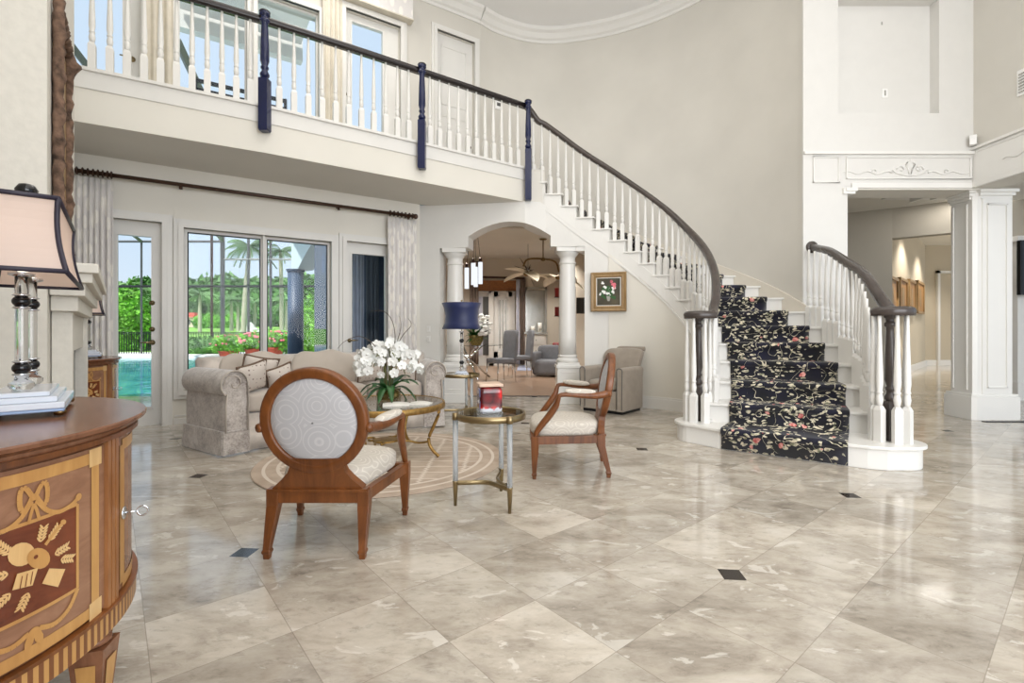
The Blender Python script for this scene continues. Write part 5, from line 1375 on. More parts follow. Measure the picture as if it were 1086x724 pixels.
# throw pillows
def pillow(label, th, r, z, w, tilt, turn, mat='dotted_fabric', fr=True, spin=0):
    a = math.radians(th); p = sp(th, r, z)
    t = thing('throw_pillow', label, 'pillow', p, a+PI/2+turn, 'dotted pillows on the sofa')
    Mx = Matrix.Rotation(tilt, 4, 'X') @ Matrix.Rotation(spin, 4, 'Y')
    mb = MB(); mb.xf = Mx
    def f(a_, b_, c_):
        e = max(0, 1-a_*a_)*max(0, 1-c_*c_); pin = 1-.10*(1-a_*a_)*abs(c_)**2; pin2 = 1-.10*(1-c_*c_)*abs(a_)**2
        return (a_*w*pin2, b_*(.012+.062*e**.6), w+c_*w*pin)
    mb.rbox(f, 12, 9); mb.build('cover', mat, t)
    if fr:
        mb = MB(); mb.xf = Mx; mb.smooth = True; pts = []
        for k in range(40):
            q = k/10; s_ = int(q); u = (q-s_)*2-1
            c = ((u, -1), (1, u), (-u, 1), (-1, -u))[s_]; pts.append(Vector((c[0]*w*(1-.1*(1-c[1]**2)*1) , 0, w+c[1]*w*(1-.1*(1-c[0]**2)))))
        mb.sweep(pts, [(.011*math.cos(i), .011*math.sin(i)) for i in (0, 1.05, 2.1, 3.14, 4.2, 5.2)], closed=True, up=(0, 1, 0)); mb.build('fringe', 'fringe', t)
    return t
pillow('dotted pillow with brown fringe leaning at the left sofa arm, in front', A0-AW-1.8, 3.05, .485, .135, -.35, .25, spin=.25)
pillow('dotted pillow standing behind the front left pillow on the sofa', A0-AW-3.4, 3.22, .485, .15, -.25, -.1, spin=-.2)
pillow('small dotted pillow between the left pillows and the round chair back', A0-AW-7.2, 3.13, .485, .115, -.4, .15, spin=.35)
pillow('dotted pillow on the sofa directly behind the orchids', A1+AW+9.5, 3.14, .485, .13, -.35, .1, spin=.1)
pillow('dotted pillow with brown fringe against the right sofa arm', A1+AW+3.4, 3.10, .485, .13, -.35, -.35, spin=-.15)

# ---------------------------------------------------------------- club chair by the stairs
cr = math.atan2(-.669, .744)
t = thing('club_armchair', 'taupe upholstered armchair with flared back beside the curved stairs', 'armchair', (1.09, 5.935, 0), cr)
# local x along the front, y toward the back
W2, D2 = .305, .52
mb = MB(); mb.prism([(-W2+.03, .03), (W2-.03, .03), (W2-.04, D2-.02), (-W2+.04, D2-.02)], 0, .035); mb.build('plinth', 'black_iron', t)
mb = MB(); mb.hexa([(-W2, 0, .035), (W2, 0, .035), (W2-.02, D2, .035), (-W2+.02, D2, .035)], [(-W2+.02, .005, .27), (W2-.02, .005, .27), (W2-.01, D2, .27), (-W2+.01, D2, .27)]); mb.build('base', 'taupe_fabric', t, bevel=.012)
mb = MB(); mb.rbox(lambda a, b, c: (a*.215, .215+.205*b, .335+.06*c+(.01*(1-a*a)*(1-b*b) if c > 0 else 0)), 10, 6); mb.build('seat_cushion', 'taupe_fabric', t)
for s_ in (-1, 1):
    mb = MB(); mb.smooth = True; R = []
    for y, k in ((-.012, .9), (0, 1), (.44, 1.03), (.50, .98)):
        sec = [(.215, .04), (.215, .50)] + [(.262+.05*math.cos(math.radians(a)), .515+.045*math.sin(math.radians(a))) for a in range(180, -1, -20)] + [(.305, .40), (.30, .04)]
        R.append([(s_*(.26+(x-.26)*k), y, z*(.995 if k < 1 else 1) - .0*y) for x, z in sec])
    mb.rings(R, True, True); mb.build('arm', 'taupe_fabric', t, smooth=True).modifiers.new('e', 'EDGE_SPLIT').split_angle = math.radians(45)
    mb = MB(); mb.smooth = True; mb.tube([(s_*(.26+(x-.26)*.9), -.014, z) for x, z in [(.222, .06), (.222, .50)] + [(.262+.042*math.cos(math.radians(a)), .515+.038*math.sin(math.radians(a))) for a in range(180, -1, -20)] + [(.30, .40), (.295, .06)]], .0055, 5); mb.build('nailhead_trim', 'door_dark', t)
mb = MB(); mb.smooth = True
def bk(a, b, c):
    z = .50+.275*c; flare = max(0, (z-.45))**2*.55; w = .235+.05*max(0, z-.4)/.35; roll = .03*max(0, c-.6)*2
    return (a*w, .47+b*(.05+.01*(1-c*c)) + flare + (z-.3)*.12 + roll + a*a*.0, z)
mb.rbox(bk, 14, 6); mb.build('backrest', 'taupe_fabric', t)
mb = MB(); mb.smooth = True; mb.tube([(x, .47+.30*.16+.10+.02, .775-.004*abs(x)*3) for x in [-.26+.052*k for k in range(11)]], .028, 10); mb.build('back_roll', 'taupe_fabric', t)
mb = MB(); mb.smooth = True
for k in range(24): mb.ball((-W2+.02+k*(2*W2-.04)/23, -.003, .055), .0045, 6)
mb.build('nail_row', 'nailhead', t)

# ---------------------------------------------------------------- curtains, rods
def curtain(name, label, ta, tb, z0, z1, mat='drape', o=.10, pleats=9, amp=.035, pos=wp, grp=None):
    mb = MB(); mb.smooth = True; n = pleats*10; m = 14; rows = []
    for j in range(m+1):
        q = j/m; z = z1+(z0-z1)*q; am = amp*(.35+.65*min(1, q*6))*.7; r = []
        for k in range(n+1):
            u = k/n; w_ = math.sin(u*pleats*2*PI + .5*math.sin(q*3+u*9)) ; tt = ta+(tb-ta)*u
            r.append(mb.av(pos(tt, o+am*w_+.012*math.sin(u*5+q*4), z)))
        rows.append(r)
    for a, b in zip(rows, rows[1:]):
        for k in range(n): mb.af((a[k], a[k+1], b[k+1], b[k]))
    ob = mb.build(name, mat, None, weld=False); sd = ob.modifiers.new('s', 'SOLIDIFY'); sd.thickness = .006
    return tag(ob, label, 'curtain', grp)
ZR = 2.557
curtain('curtain', 'full-length pale drape left of the glazed door behind the fireplace', tw(64), tw(121.5), .02, ZR-.05, pleats=9, grp='drapes on the brown rod')
curtain('curtain', 'full-length pale drape in the corner right of the windows', tw(408.5), tw(439), .02, ZR-.05, pleats=7, grp='drapes on the brown rod')
rp0 = wp(tw(60), .11); rp1 = wp(tw(436), .11)
t = thing('curtain_rod', 'long dark brown curtain rod across the window wall', 'curtain rod', (*rp0, ZR))
D_ = Vector((rp1[0]-rp0[0], rp1[1]-rp0[1], 0)); LL = D_.length; D_.normalize()
mb = MB(); mb.smooth = True; mb.tube([(0, 0, 0), tuple(D_*LL)], .021, 12); mb.build('rod', 'bronze', t)
mb = MB(); mb.smooth = True; e = D_*(LL+.02); mb.ball(tuple(e), .036); mb.build('finial', 'bronze', t)
def rodt(px): return tw(px)-tw(60)
for px in (192, 357, 430): 
    mb = MB(); mb.smooth = True; c = D_*rodt(px); nn = Vector((WN.x, WN.y, 0)); mb.tube([c-nn*.11, c-nn*.02], .012, 8); mb.box(c.x-.012, c.x+.012, c.y-.012, c.y+.012, -.05, -.015); mb.build('bracket', 'bronze', t)
rings_px = [66, 72, 78, 84, 90, 95.5, 101, 106, 111, 116, 120] + [411, 415, 419, 423, 427, 431, 434.5]
for px in rings_px:
    mb = MB(); mb.smooth = True; c = D_*rodt(px); s_ = Vector((-D_.y, D_.x, 0)); mb.tube([c + (s_*math.cos(a)+Vector((0, 0, 1))*math.sin(a))*.032 for a in [2*PI*k/14 for k in range(15)]], .007, 6); mb.build('curtain_ring', 'bronze', t)

# ---------------------------------------------------------------- painting
p0 = Vector(O[15]).lerp(Vector(O[13]), .52); dd = (Vector(O[13])-Vector(O[15])).normalized()
t = thing('framed_painting', 'gold-framed painting of white and pink flowers in a vase', 'painting', (p0.x+dd.y*.035, p0.y-dd.x*.035-.01, 0), math.atan2(dd.y, dd.x))
# local x right, -y toward the room
zc = 1.525; hw, hh = .235, .262
mb = MB(); mb.smooth = False
prof = [(0, 0), (0, .03), (-.012, .045), (-.04, .034), (-.055, .04), (-.075, .02), (-.08, 0)]   # inward offset, depth
Rg = []
for (d_, y_) in prof: Rg.append([(-(hw+d_), -y_, zc-(hh+d_)), ((hw+d_), -y_, zc-(hh+d_)), ((hw+d_), -y_, zc+(hh+d_)), (-(hw+d_), -y_, zc+(hh+d_))])
mb.rings(Rg, True, False); mb.build('frame', 'frame_gold', t)
mb = MB(); frame_xz(mb, -hw+.07, hw-.07, zc-hh+.07, zc+hh-.07, .012, -.012, .01); mb.build('liner', 'paper', t)
mb = MB(); mb.box(-hw+.075, hw-.075, -.012, -.006, zc-hh+.075, zc+hh-.075); cv = mb.build('canvas', 'painting_ground', t)
rr_ = random.Random(9)
mb = MB(); mb.prism([(0, 0)]*3, 0, 0) if False else None
def disc(mb, x, z, rx, rz_, y, n=9): mb.af([mb.av((x+rx*math.cos(2*PI*k/n), y, z+rz_*math.sin(2*PI*k/n))) for k in range(n)])
def dab_part(name, mat, lst):
    mb = MB()
    for i, (x, z, r) in enumerate(lst):
        x *= 1.35; z = zc+(z-zc)*1.35; r *= 1.35
        for q in range(5): disc(mb, x+rr_.uniform(-r, r)*.5, z+rr_.uniform(-r, r)*.5, r*.62, r*.5, -.0132-.0002*q-i*.00005)
    mb.build(name, mat, cv, weld=False)
mb = MB(); mb.af([mb.av(p) for p in ((-.028, -.0128, zc-.055), (.028, -.0128, zc-.055), (.02, -.0128, zc-.1), (.012, -.0128, zc-.125), (-.012, -.0128, zc-.125), (-.02, -.0128, zc-.1))]); mb.build('painted_vase', 'mirror_grey', cv)
dab_part('painted_leaves', 'leaf_green', [(rr_.uniform(-.07, .07), zc+rr_.uniform(-.07, .05), .02) for _ in range(14)])
dab_part('painted_white_flowers', 'petal', [(-.05, zc+.0, .024), (0, zc-.02, .026), (.035, zc-.0, .024), (-.03, zc+.045, .022), (.05, zc+.03, .02), (-.075, zc-.02, .018), (.01, zc+.02, .02), (-.055, zc+.09, .016)])
dab_part('painted_pink_flowers', 'pink_flower', [(.045, zc+.065, .026), (.03, zc+.10, .02), (.06, zc+.035, .016)])

# ---------------------------------------------------------------- small wall fittings
def plate(name, label, cat, c, along, nrm, w, h, mat='switch_plate', d=.008, bits=()):
    A, Nn = Vector(along), Vector(nrm); t = thing(name, label, cat, c); mb = MB()
    def bx(mb, x0, x1, z0, z1, d0, d1): mb.hexa([tuple(A*x0+Nn*d0+Vector((0, 0, z0))), tuple(A*x1+Nn*d0+Vector((0, 0, z0))), tuple(A*x1+Nn*d1+Vector((0, 0, z0))), tuple(A*x0+Nn*d1+Vector((0, 0, z0)))],
                                            [tuple(A*x0+Nn*d0+Vector((0, 0, z1))), tuple(A*x1+Nn*d0+Vector((0, 0, z1))), tuple(A*x1+Nn*d1+Vector((0, 0, z1))), tuple(A*x0+Nn*d1+Vector((0, 0, z1)))])
    bx(mb, -w/2, w/2, -h/2, h/2, .001, d); mb.build('plate', mat, t, bevel=.002)
    for (nm, x0, x1, z0, z1, m_) in bits: mb = MB(); bx(mb, x0, x1, z0, z1, d, d+.005); mb.build(nm, m_, t)
    return t
plate('wall_plate', 'small white outlet plate inside the high niche', 'outlet', (X(938, YF+.12), YF+.12, Z(99, YF+.12)), (1, 0, 0), (0, -1, 0), .065, .105, bits=[('socket', -.008, .008, -.03, .03, 'mirror_grey')])
plate('picture_hook', 'tiny hook high on the back of the niche', 'hook', (X(935, YF+.12), YF+.12, Z(25, YF+.12)), (1, 0, 0), (0, -1, 0), .012, .035, 'mirror_grey')
plate('light_switch', 'white light switch left of the arch, upper of two', 'light switch', (-1.17, archline(-1.17)-.002, 1.03), (1, -.16, 0), (-.16, -1, 0), .05, .08, bits=[('rocker', -.012, .012, -.02, .02, 'white_gloss')])
plate('light_switch', 'white light switch left of the arch, lower of two', 'light switch', (-1.17, archline(-1.17)-.002, .89), (1, -.16, 0), (-.16, -1, 0), .05, .08, bits=[('rocker', -.012, .012, -.02, .02, 'white_gloss')])
q = wp(tw(517), 0); plate('wall_keypad', 'white keypad on the gallery wall right of the closed door', 'keypad', (-.21, 7.48, Z(110, 7.44)), (.86, .51, 0), (.51, -.86, 0), .12, .14, bits=[('screen', -.03, .03, -.02, .03, 'door_dark')])
t = thing('motion_sensor', 'small white sensor box in the upper right corner', 'sensor', (XC-.045, YF-.045, Z(149, YF-.05)), PI/4)
mb = MB(); mb.box(-.05, .05, -.03, .03, -.055, .055); mb.build('housing', 'switch_plate', t, bevel=.008); mb = MB(); mb.box(-.03, .03, -.033, -.03, -.02, .03); mb.build('lens', 'mirror_grey', t)
t = thing('wall_vent', 'grey air vent high on the right wall at the frame edge', 'vent', (XC-.001, 4.82, 3.52))
mb = MB(); mb.box(-.012, 0, -.12, .12, -.13, .13); mb.build('vent_frame', 'switch_plate', t); mb = MB()
for k in range(7): mb.box(-.02, -.010, -.10, .10, -.105+.03*k, -.09+.03*k)
mb.build('louvre', 'mirror_grey', t)
# valance over the gallery french door
t = thing('window_valance', 'upholstered cornice box above the gallery french door', 'valance', wp((u4[0]+u4[1])/2, 0, 0), WA)
mb = MB(); hw = (u4[1]-u4[0])/2+.14; mb.box(-hw, hw, -.13, -.006, u4[3]+.095, u4[3]+.36); mb.build('box', 'drape', t, bevel=.004); mb = MB(); mb.box(-hw-.01, hw+.01, -.14, -.006, u4[3]+.078, u4[3]+.094); mb.build('lip', 'cream_drape', t)
# gallery drapes between windows
curtain('curtain', 'cream gallery drape between the first glazed door and the window', tw(154), tw(184), Zf+.02, 5.4, 'cream_drape', .06, 4, .02)
curtain('curtain', 'cream gallery drape left of the french door', tw(341), tw(362), Zf+.02, 5.4, 'cream_drape', .06, 4, .02)
# ---------------------------------------------------------------- dining room furniture seen through the arch
def at(px, Y, z=0): return (X(px, Y), Y, z)
def dchair(label, px, Y, rz):
    t = thing('dining_chair', label, 'chair', at(px, Y), rz, 'grey dining chairs')
    mb = MB(); mb.rbox(lambda a, b, c: (a*.22, b*.22, .42+.05*c), 8, 8); mb.build('seat', 'grey_fabric', t)
    mb = MB(); mb.rbox(lambda a, b, c: (a*.22, .20+b*.035+(c+1)*.03, .68+.34*c), 8, 10); mb.build('backrest', 'grey_fabric', t)
    for x in (-.19, .19):
        for y in (-.19, .2):
            mb = MB(); mb.smooth = True; mb.tube([(x, y, .38), (x*1.05, y*1.12, 0)], [.014, .009], 8); mb.build('leg', 'chrome', t)
    return t
DCZ = 0
dchair('grey dining chair with its tall back toward the arch', 531, 9.55, 2.2+PI)
dchair('grey dining chair on the far right side of the glass table', 551, 10.6, -1.35)
t = thing('dining_table', 'glass dining table on crossed chrome legs through the arch', 'table', at(497, 10.3))
mb = MB(); mb.lathe([(.75, .70), (.75, .715)], n=40); mb.build('glass_top', 'table_glass', t)
for a in (0.5, 2.1, 3.7, 5.2):
    mb = MB(); mb.smooth = True; mb.tube([(.5*math.cos(a), .5*math.sin(a), 0), (-.35*math.cos(a), -.35*math.sin(a), .70)], .022, 8); mb.build('leg', 'chrome', t)
t = thing('flower_vase', 'white flowers and greenery in a vase on the dining table', 'flower arrangement', at(505, 9.75, .716))
mb = MB(); mb.smooth = True; mb.lathe([(.09, 0), (.13, .08), (.15, .2), (.14, .2), (.08, .01)], n=20); mb.build('vase', 'moss', t)
rv = random.Random(4); mb = MB(); mb.smooth = True
for k in range(60):
    a = rv.uniform(0, 2*PI); leaf_blade(mb, (0, 0, .15), (math.cos(a), math.sin(a), 0), rv.uniform(.12, .3), .04, rv.uniform(.0, .3), rv.uniform(0, .2))
mb.build('leaves', 'leaf_green', t, weld=False)
for k in range(34):
    mb = MB(); mb.rbox(lambda a, b, c, p=(rv.uniform(.0, .3), rv.uniform(-.2, .2), rv.uniform(.2, .6)), r=rv.uniform(.03, .055): (p[0]+a*r, p[1]+b*r, p[2]+c*r*.7), 4, 2.5); mb.build('bloom', 'petal', t)
t = thing('pendant_light', 'cluster pendant of clear bubble-glass tubes over the dining table', 'pendant light', at(503, 9.2, 3.09))
mb = MB(); mb.lathe([(.14, -.02), (.14, 0)], n=20); mb.build('canopy', 'chrome', t)
for px, dy, y0, y1 in ((495, 0, 284, 306), (502, -.25, 279, 302), (504.5, .3, 283, 304), (509.5, .1, 278, 301)):
    Yp = 9.2+dy; cx = X(px, Yp)-X(503, 9.2); za, zb_ = Z(y0, Yp)-3.09, Z(y1, Yp)-3.09
    mb = MB(); mb.smooth = True; mb.tube([(cx*.3, dy*.3, -.01), (cx, dy, za+.05)], .004, 5); mb.build('wire', 'black_iron', t)
    mb = MB(); mb.smooth = True; mb.lathe([(.03, za), (.03, za+.07), (.012, za+.09)], (cx, dy), 12); mb.build('socket', 'bronze', t)
    mb = MB(); mb.smooth = True; mb.lathe([(.042, zb_), (.042, za)], (cx, dy), 14); mb.build('glass_tube', 'tube_light', t)
def xw(ta, o, z): return (ta, DY-o, z)
curtain('curtain', 'taupe dining room drape left of the bamboo shade', X(498.5, 13.8), X(507.5, 13.8), .05, 3.0, 'curtain_taupe', .15, 3, .05, xw)
curtain('curtain', 'white sheer curtain right of the dining room doors', X(547.5, 13.8), X(551.5, 13.8), .05, Z(296, 13.8), 'sheer', .2, 2, .04, xw)
curtain('curtain', 'brown dining room drape right of the sheer curtain', X(551, 13.8), X(557.5, 13.8), .05, Z(294, 13.8), 'curtain_taupe', .15, 3, .05, xw)
t = thing('bamboo_shade', 'brown bamboo roman shade above the dining room doors', 'window shade', at(528, DY, 0))
z0, z1 = Z(308, 13.8), Z(297, 13.8); hw = X(549, 13.8)-X(528, 13.8); mb = MB(); mb.box(-hw, hw, -.12, -.05, z0, z1)
for k in range(3): mb.box(-hw, hw, -.15, -.05, z0+k*.03, z0+.012+k*.03)
mb.build('shade', 'bamboo', t)
mb = MB(); mb.smooth = True; mb.tube([at(507, 13.75, Z(293.5, 13.75)), at(556, 13.75, Z(295, 13.75))], .03, 8); tag(mb.build('curtain_rod', 'bronze'), 'dark curtain rod above the dining room bamboo shade', 'curtain rod')
# ceiling fan with broad blades
fy = 11.0; t = thing('ceiling_fan', 'ceiling fan with broad pale leaf blades and a brass arm', 'ceiling fan', at(576, fy, 3.09))
mb = MB(); mb.smooth = True; mb.lathe([(.07, -.02), (.09, 0)], n=16); mb.tube([(0, 0, 0), (0, 0, -.42)], .014, 8); mb.lathe([(.03, -.42), (.07, -.46), (.03, -.5)], n=12)
mb.tube(spline([(-.45, 0, -.62), (-.35, 0, -.46), (0, 0, -.45), (.28, 0, -.52), (.36, 0, -.75)], 5), .022, 8); mb.build('arm', 'dark_brass', t)
for cx, cz in ((-.38, -.78), (.34, -.86)):
    mb = MB(); mb.smooth = True; mb.ball((cx, 0, cz), .07); mb.build('motor', 'dark_brass', t)
    for k in range(5):
        a = 2*PI*k/5+.4+cx; mb = MB(); mb.smooth = True; leaf_blade(mb, (cx, 0, cz), (math.cos(a), .9*math.sin(a), 0), .62, .16, .12*math.sin(a*2), .14+.1*math.cos(a)); o = mb.build('fan_blade', 'shell', t, weld=False)
        sd = o.modifiers.new('s', 'SOLIDIFY'); sd.thickness = .008
t = thing('starburst_ornament', 'spiky dark metal starburst hanging in the dining room', 'ornament', at(560, 11.6, Z(287, 11.6)))
for k in range(14):
    v_ = Vector((math.cos(k*2.4)*math.sqrt(1-((k/7)-1+.07)**2), math.sin(k*2.4)*math.sqrt(1-((k/7)-1+.07)**2), (k/7)-1+.07)); ln = .16+.22*(k % 3 == 0)
    mb = MB(); mb.smooth = True; mb.tube([tuple(v_*.02), tuple(v_*ln)], [.02, .004], 6); mb.build('spike', 'bronze', t)
mb = MB(); mb.ball((0, 0, 0), .05); mb.build('core', 'chrome', t)
mb = MB(); mb.smooth = True; mb.tube([(0, 0, 0), (0, 0, 3.09-Z(287, 11.6))], .005, 5); mb.build('wire', 'black_iron', t)
# console and candles in the far niche, ottoman, red pieces, rug, vent
t = thing('console_cabinet', 'white console cabinet in the far dining room niche', 'cabinet', at(568, 13.2))
hw = X(579, 13.2)-X(568, 13.2); mb = MB(); mb.box(-hw, hw, -.2, .2, 0, .92); mb.build('body', 'white_paint', t, bevel=.01); mb = MB(); mb.box(-hw-.03, hw+.03, -.23, .22, .92, .97); mb.build('top', 'mirror_grey', t)
for k in range(3): mb = MB(); mb.box(-hw+.05, hw-.05, -.215, -.2, .08+.28*k, .32+.28*k); d_ = mb.build('drawer', 'white_gloss', t); mb = MB(); mb.ball((0, -.225, .2+.28*k), .018); mb.build('knob', 'chrome', d_)
for px, h_ in ((572.5, .26), (565, .16)):
    t = thing('pillar_candle', 'white pillar candle on the far console, ' + ('taller one' if h_ > .2 else 'shorter one'), 'candle', at(px, 13.15, .971)); mb = MB(); mb.smooth = True; mb.lathe([(.05, 0), (.05, h_), (.03, h_)], n=14); mb.build('wax', 'paper', t); mb = MB(); mb.tube([(0, 0, h_), (0, 0, h_+.03)], .004, 5); mb.build('wick', 'black_iron', t)
t = thing('lounge_chair', 'low grey lounge chair partly behind the right column', 'chair', at(584, 10.8), -.3)
mb = MB(); mb.rbox(lambda a, b, c: (a*.36, b*.34, .2+.17*c), 8, 8); mb.build('seat', 'grey_fabric', t); mb = MB(); mb.rbox(lambda a, b, c: (a*.36, .30+b*.08, .40+.28*c), 8, 8); mb.build('backrest', 'grey_fabric', t)
mb = MB(); mb.rbox(lambda a, b, c: (-.32+a*.07, b*.34, .34+.2*c), 8, 6); mb.build('arm', 'grey_fabric', t)
for i, (y, lab) in enumerate(((310, 'upper'), (330, 'lower'))): 
    Y = 12.2; t = thing('red_wall_block', 'small red lacquer block beside the right column, ' + lab + ' one', 'wall ornament', at(590.5, Y, Z(y, Y))); mb = MB(); mb.box(-.05, .05, -.05, .05, -.11, .11); mb.build('block', 'red_lacquer', t, bevel=.01)
    mb = MB(); mb.box(-.06, .06, -.055, .06, -.13, -.11); mb.build('ledge', 'bronze', t)
Y = 11.6; t = thing('red_vase', 'dark red box vase standing behind the grey lounge chair', 'vase', at(590, Y, 0)); mb = MB(); mb.rbox(lambda a, b, c: (a*.09, b*.09, .55+.18*c), 6, 8); mb.build('vase', 'red_lacquer', t); mb = MB(); mb.box(-.12, .12, -.12, .12, 0, .37); mb.build('pedestal', 'black_iron', t)
mb = MB(); mb.prism([at(548, 12.2)[:2], at(600, 12.2)[:2], at(592, 14)[:2], at(550, 14)[:2]], .001, .014); tag(mb.build('area_rug', 'rug_blue'), 'pale blue patterned area rug at the far end of the dining room', 'rug')
t = thing('side_stool', 'small chrome and black stool on the pale blue rug', 'stool', at(569, 12.8)); mb = MB(); mb.lathe([(.2, .30), (.2, .34)], n=20); mb.build('seat', 'mirror_grey', t); mb = MB(); mb.smooth = True; mb.lathe([(.12, .0), (.05, .05), (.04, .3)], n=14); mb.build('base', 'black_iron', t)
t = thing('ceiling_vent', 'dark slot vent in the dining room ceiling', 'vent', at(574, 9.3, 3.095)); mb = MB(); mb.box(-.3, .3, -.09, .09, -.02, 0); mb.build('vent_frame', 'black_iron', t); mb = MB(); [mb.box(-.28, .28, -.06+.04*k, -.045+.04*k, -.03, -.02) for k in range(4)]; mb.build('louvre', 'door_dark', t)
t = thing('wall_television', 'black screen glimpsed in the gap right of the right column', 'television', at(617.5, 11.5, Z(324, 11.5))); mb = MB(); mb.box(-.14, .14, -.03, .03, -.19, .19); mb.build('housing', 'black_iron', t, bevel=.006); mb = MB(); mb.box(-.13, .13, -.034, -.03, -.18, .18); mb.build('screen', 'black_tv', t)
seg('wall_dining_side', 'dining_wall', at(600, 12.6)[:2], at(628, 11.4)[:2], 0, 3.1, .1)

# ---------------------------------------------------------------- hall: four framed panels
A = Vector((6.6, 8.82)); Bq = Vector((12.0, 14.05)); dh = (Bq-A).normalized(); nh = Vector((dh.y, -dh.x))
def hallpt(px):
    u = (px-CX)/F; s_ = (A.x-u*A.y)/(u*dh.y-dh.x); return A+dh*s_, s_
for i, (pa, pb, lab) in enumerate(((936, 949.5, 'leftmost, cut by the grey wall edge'), (951, 959.5, 'second from the left'), (961, 968.5, 'third from the left'), (970, 977.5, 'rightmost, nearest the corner'))):
    (a, sa), (b, sb) = hallpt(pa), hallpt(pb); c = (a+b)/2; w_ = (sb-sa)/2; 
    if pa == 936: (a, sa) = hallpt(938)
    z1 = Z(294+ (pa-941)*.17, c.y); z0 = Z(332.5-(pa-941)*.0, c.y)
    t = thing('framed_artwork', 'gold-toned framed panel on the hall wall, ' + lab, 'picture', (c.x+nh.x*.01, c.y+nh.y*.01, 0), math.atan2(dh.y, dh.x), 'framed panels on the hall wall')
    mb = MB(); frame_xz(mb, -w_+.03, w_-.03, z0, z1, .06, -.0, .06); mb.build('frame', 'frame_gold', t)
    mb = MB(); mb.box(-w_+.08, w_-.08, -.03, -.001, z0+.05, z1-.05); mb.build('panel', 'pic_oak', t)
    mb = MB(); mb.box(-w_*.25, w_*.25, -.036, -.03, z0+.2, z1-.2); mb.build('relief', 'frame_gold', t)
t = thing('wall_television', 'dark television edge on the far right wall', 'television', (X(1089, 6.9), 6.9, Z(283, 6.9)), 0); mb = MB(); mb.box(-.12, .5, -.03, .03, -.4, .38); mb.build('housing', 'black_tv', t, bevel=.01); mb = MB(); mb.box(-.1, .48, -.034, -.03, -.37, .35); mb.build('screen', 'black_tv', t)
plate('light_switch', 'white light switch at the right frame edge beside the dark television', 'light switch', (X(1081.5, 7.2), 7.2-.0, Z(342, 7.2)), (1, 0, 0), (0, -1, 0), .06, .1, bits=[('rocker', -.012, .012, -.02, .02, 'white_gloss')])
# ---------------------------------------------------------------- outside: pool deck, fence, garden
mb = MB(); mb.box(-60, 40, 5.0, 8, -.3, -.12) if False else None
mb = MB(); mb.prism([(-30, 2), (-8.9, 2), (-4.9, 4.6), wp(-1.2, -.23), wp(3.4, -.23), (-1.9, 8.2), (-3.2, 12.0), (-2, 24), (-30, 24)], -.12, -.04); struct(mb.build('pool_deck', 'deck'))
mb = MB(); mb.prism([(-22, 6.2), (X(135, 6.4), 6.4), (X(222, 7.6), 7.6), (X(222, 18.5), 18.5), (-28, 18.5)], -.05, -.03); struct(mb.build('pool_water', 'pool_water'))
mb = MB(); mb.box(-28, X(226, 19), 18.5, 20.2, -.04, .06); mb.box(X(222, 9)-.0, X(222, 9)+.35, 7.6, 18.5, -.04, .05); struct(mb.build('pool_coping', 'coping'))
mb = MB(); mb.prism([(-120, 24), (60, 24), (60, 34), (-120, 34)], -.3, .0); struct(mb.build('lawn_near', 'lawn'))
mb = MB(); mb.hexa([(-150, 34, -.3), (80, 34, -.3), (80, 64, -.3), (-150, 64, -.3)], [(-150, 34, 0), (80, 34, 0), (80, 64, 1.55), (-150, 64, 1.55)]); struct(mb.build('lawn_bank', 'lawn'))
mb = MB(); mb.box(-200, 120, 64, 140, -.3, 1.5); struct(mb.build('lawn_far', 'lawn'))
# fence
FY = 21.5
t = thing('garden_fence', 'black metal picket fence along the far pool edge', 'fence', (X(200, FY), FY, 0))
f0, f1 = X(100, FY)-X(200, FY), X(345, FY)-X(200, FY)
for z in (.93, .86, .1): mb = MB(); mb.box(f0, f1, -.02, .02, z, z+.035); mb.build('rail', 'black_iron', t)
n = 94; 
mb = MB(); mb.box(-.012, .012, -.012, .012, .0, .93); pk = mb.build('picket', 'black_iron', t)
for k in range(n):
    x = f0+(f1-f0)*k/(n-1)
    if k == 0: pk.location = (x*S, 0, 0)
    else: inst(pk, loc=(x, 0, 0))
# screen cage
CY_ = 20.4
t = thing('pool_screen_cage', 'dark aluminium screen cage frame over the pool', 'screen enclosure', (X(236, CY_), CY_, 0))
def member(p, q, r, name='post', mat='black_iron'): mb = MB(); mb.tube([p, q], r, 4); mb.build(name, mat, t)
x0_ = X(236, CY_)
ztop = Z(256, CY_)
for px, r, zz in ((96, .05, ztop), (150, .05, ztop), (199, .05, ztop), (224.5, .06, Z(236, CY_)), (236, .10, Z(240, CY_)), (263.5, .06, Z(236, CY_)), (287, .06, ztop), (320, .05, ztop), (345, .05, ztop)):
    member((X(px, CY_)-x0_, 0, 0), (X(px, CY_)-x0_, 0, zz), r, 'post', 'door_dark' if px not in (224.5,) else 'bronze')
member((X(90, CY_)-x0_, 0, Z(303.5, CY_)), (X(350, CY_)-x0_, 0, Z(303.5, CY_)), .05, 'crossbar')
member((X(90, CY_)-x0_, 0, ztop), (X(236, CY_)-x0_, 0, ztop), .05, 'crossbar', 'door_dark'); member((0, 0, Z(275, CY_)), (X(350, CY_)-x0_, 0, Z(275, CY_)), .05, 'crossbar', 'mirror_grey')
for px in (150, 199, 236, 287): member((X(px, CY_)-x0_, 0, ztop), (X(px, CY_)-x0_+4.0, -11.5, ztop+1.6), .08, 'rafter', 'door_dark')

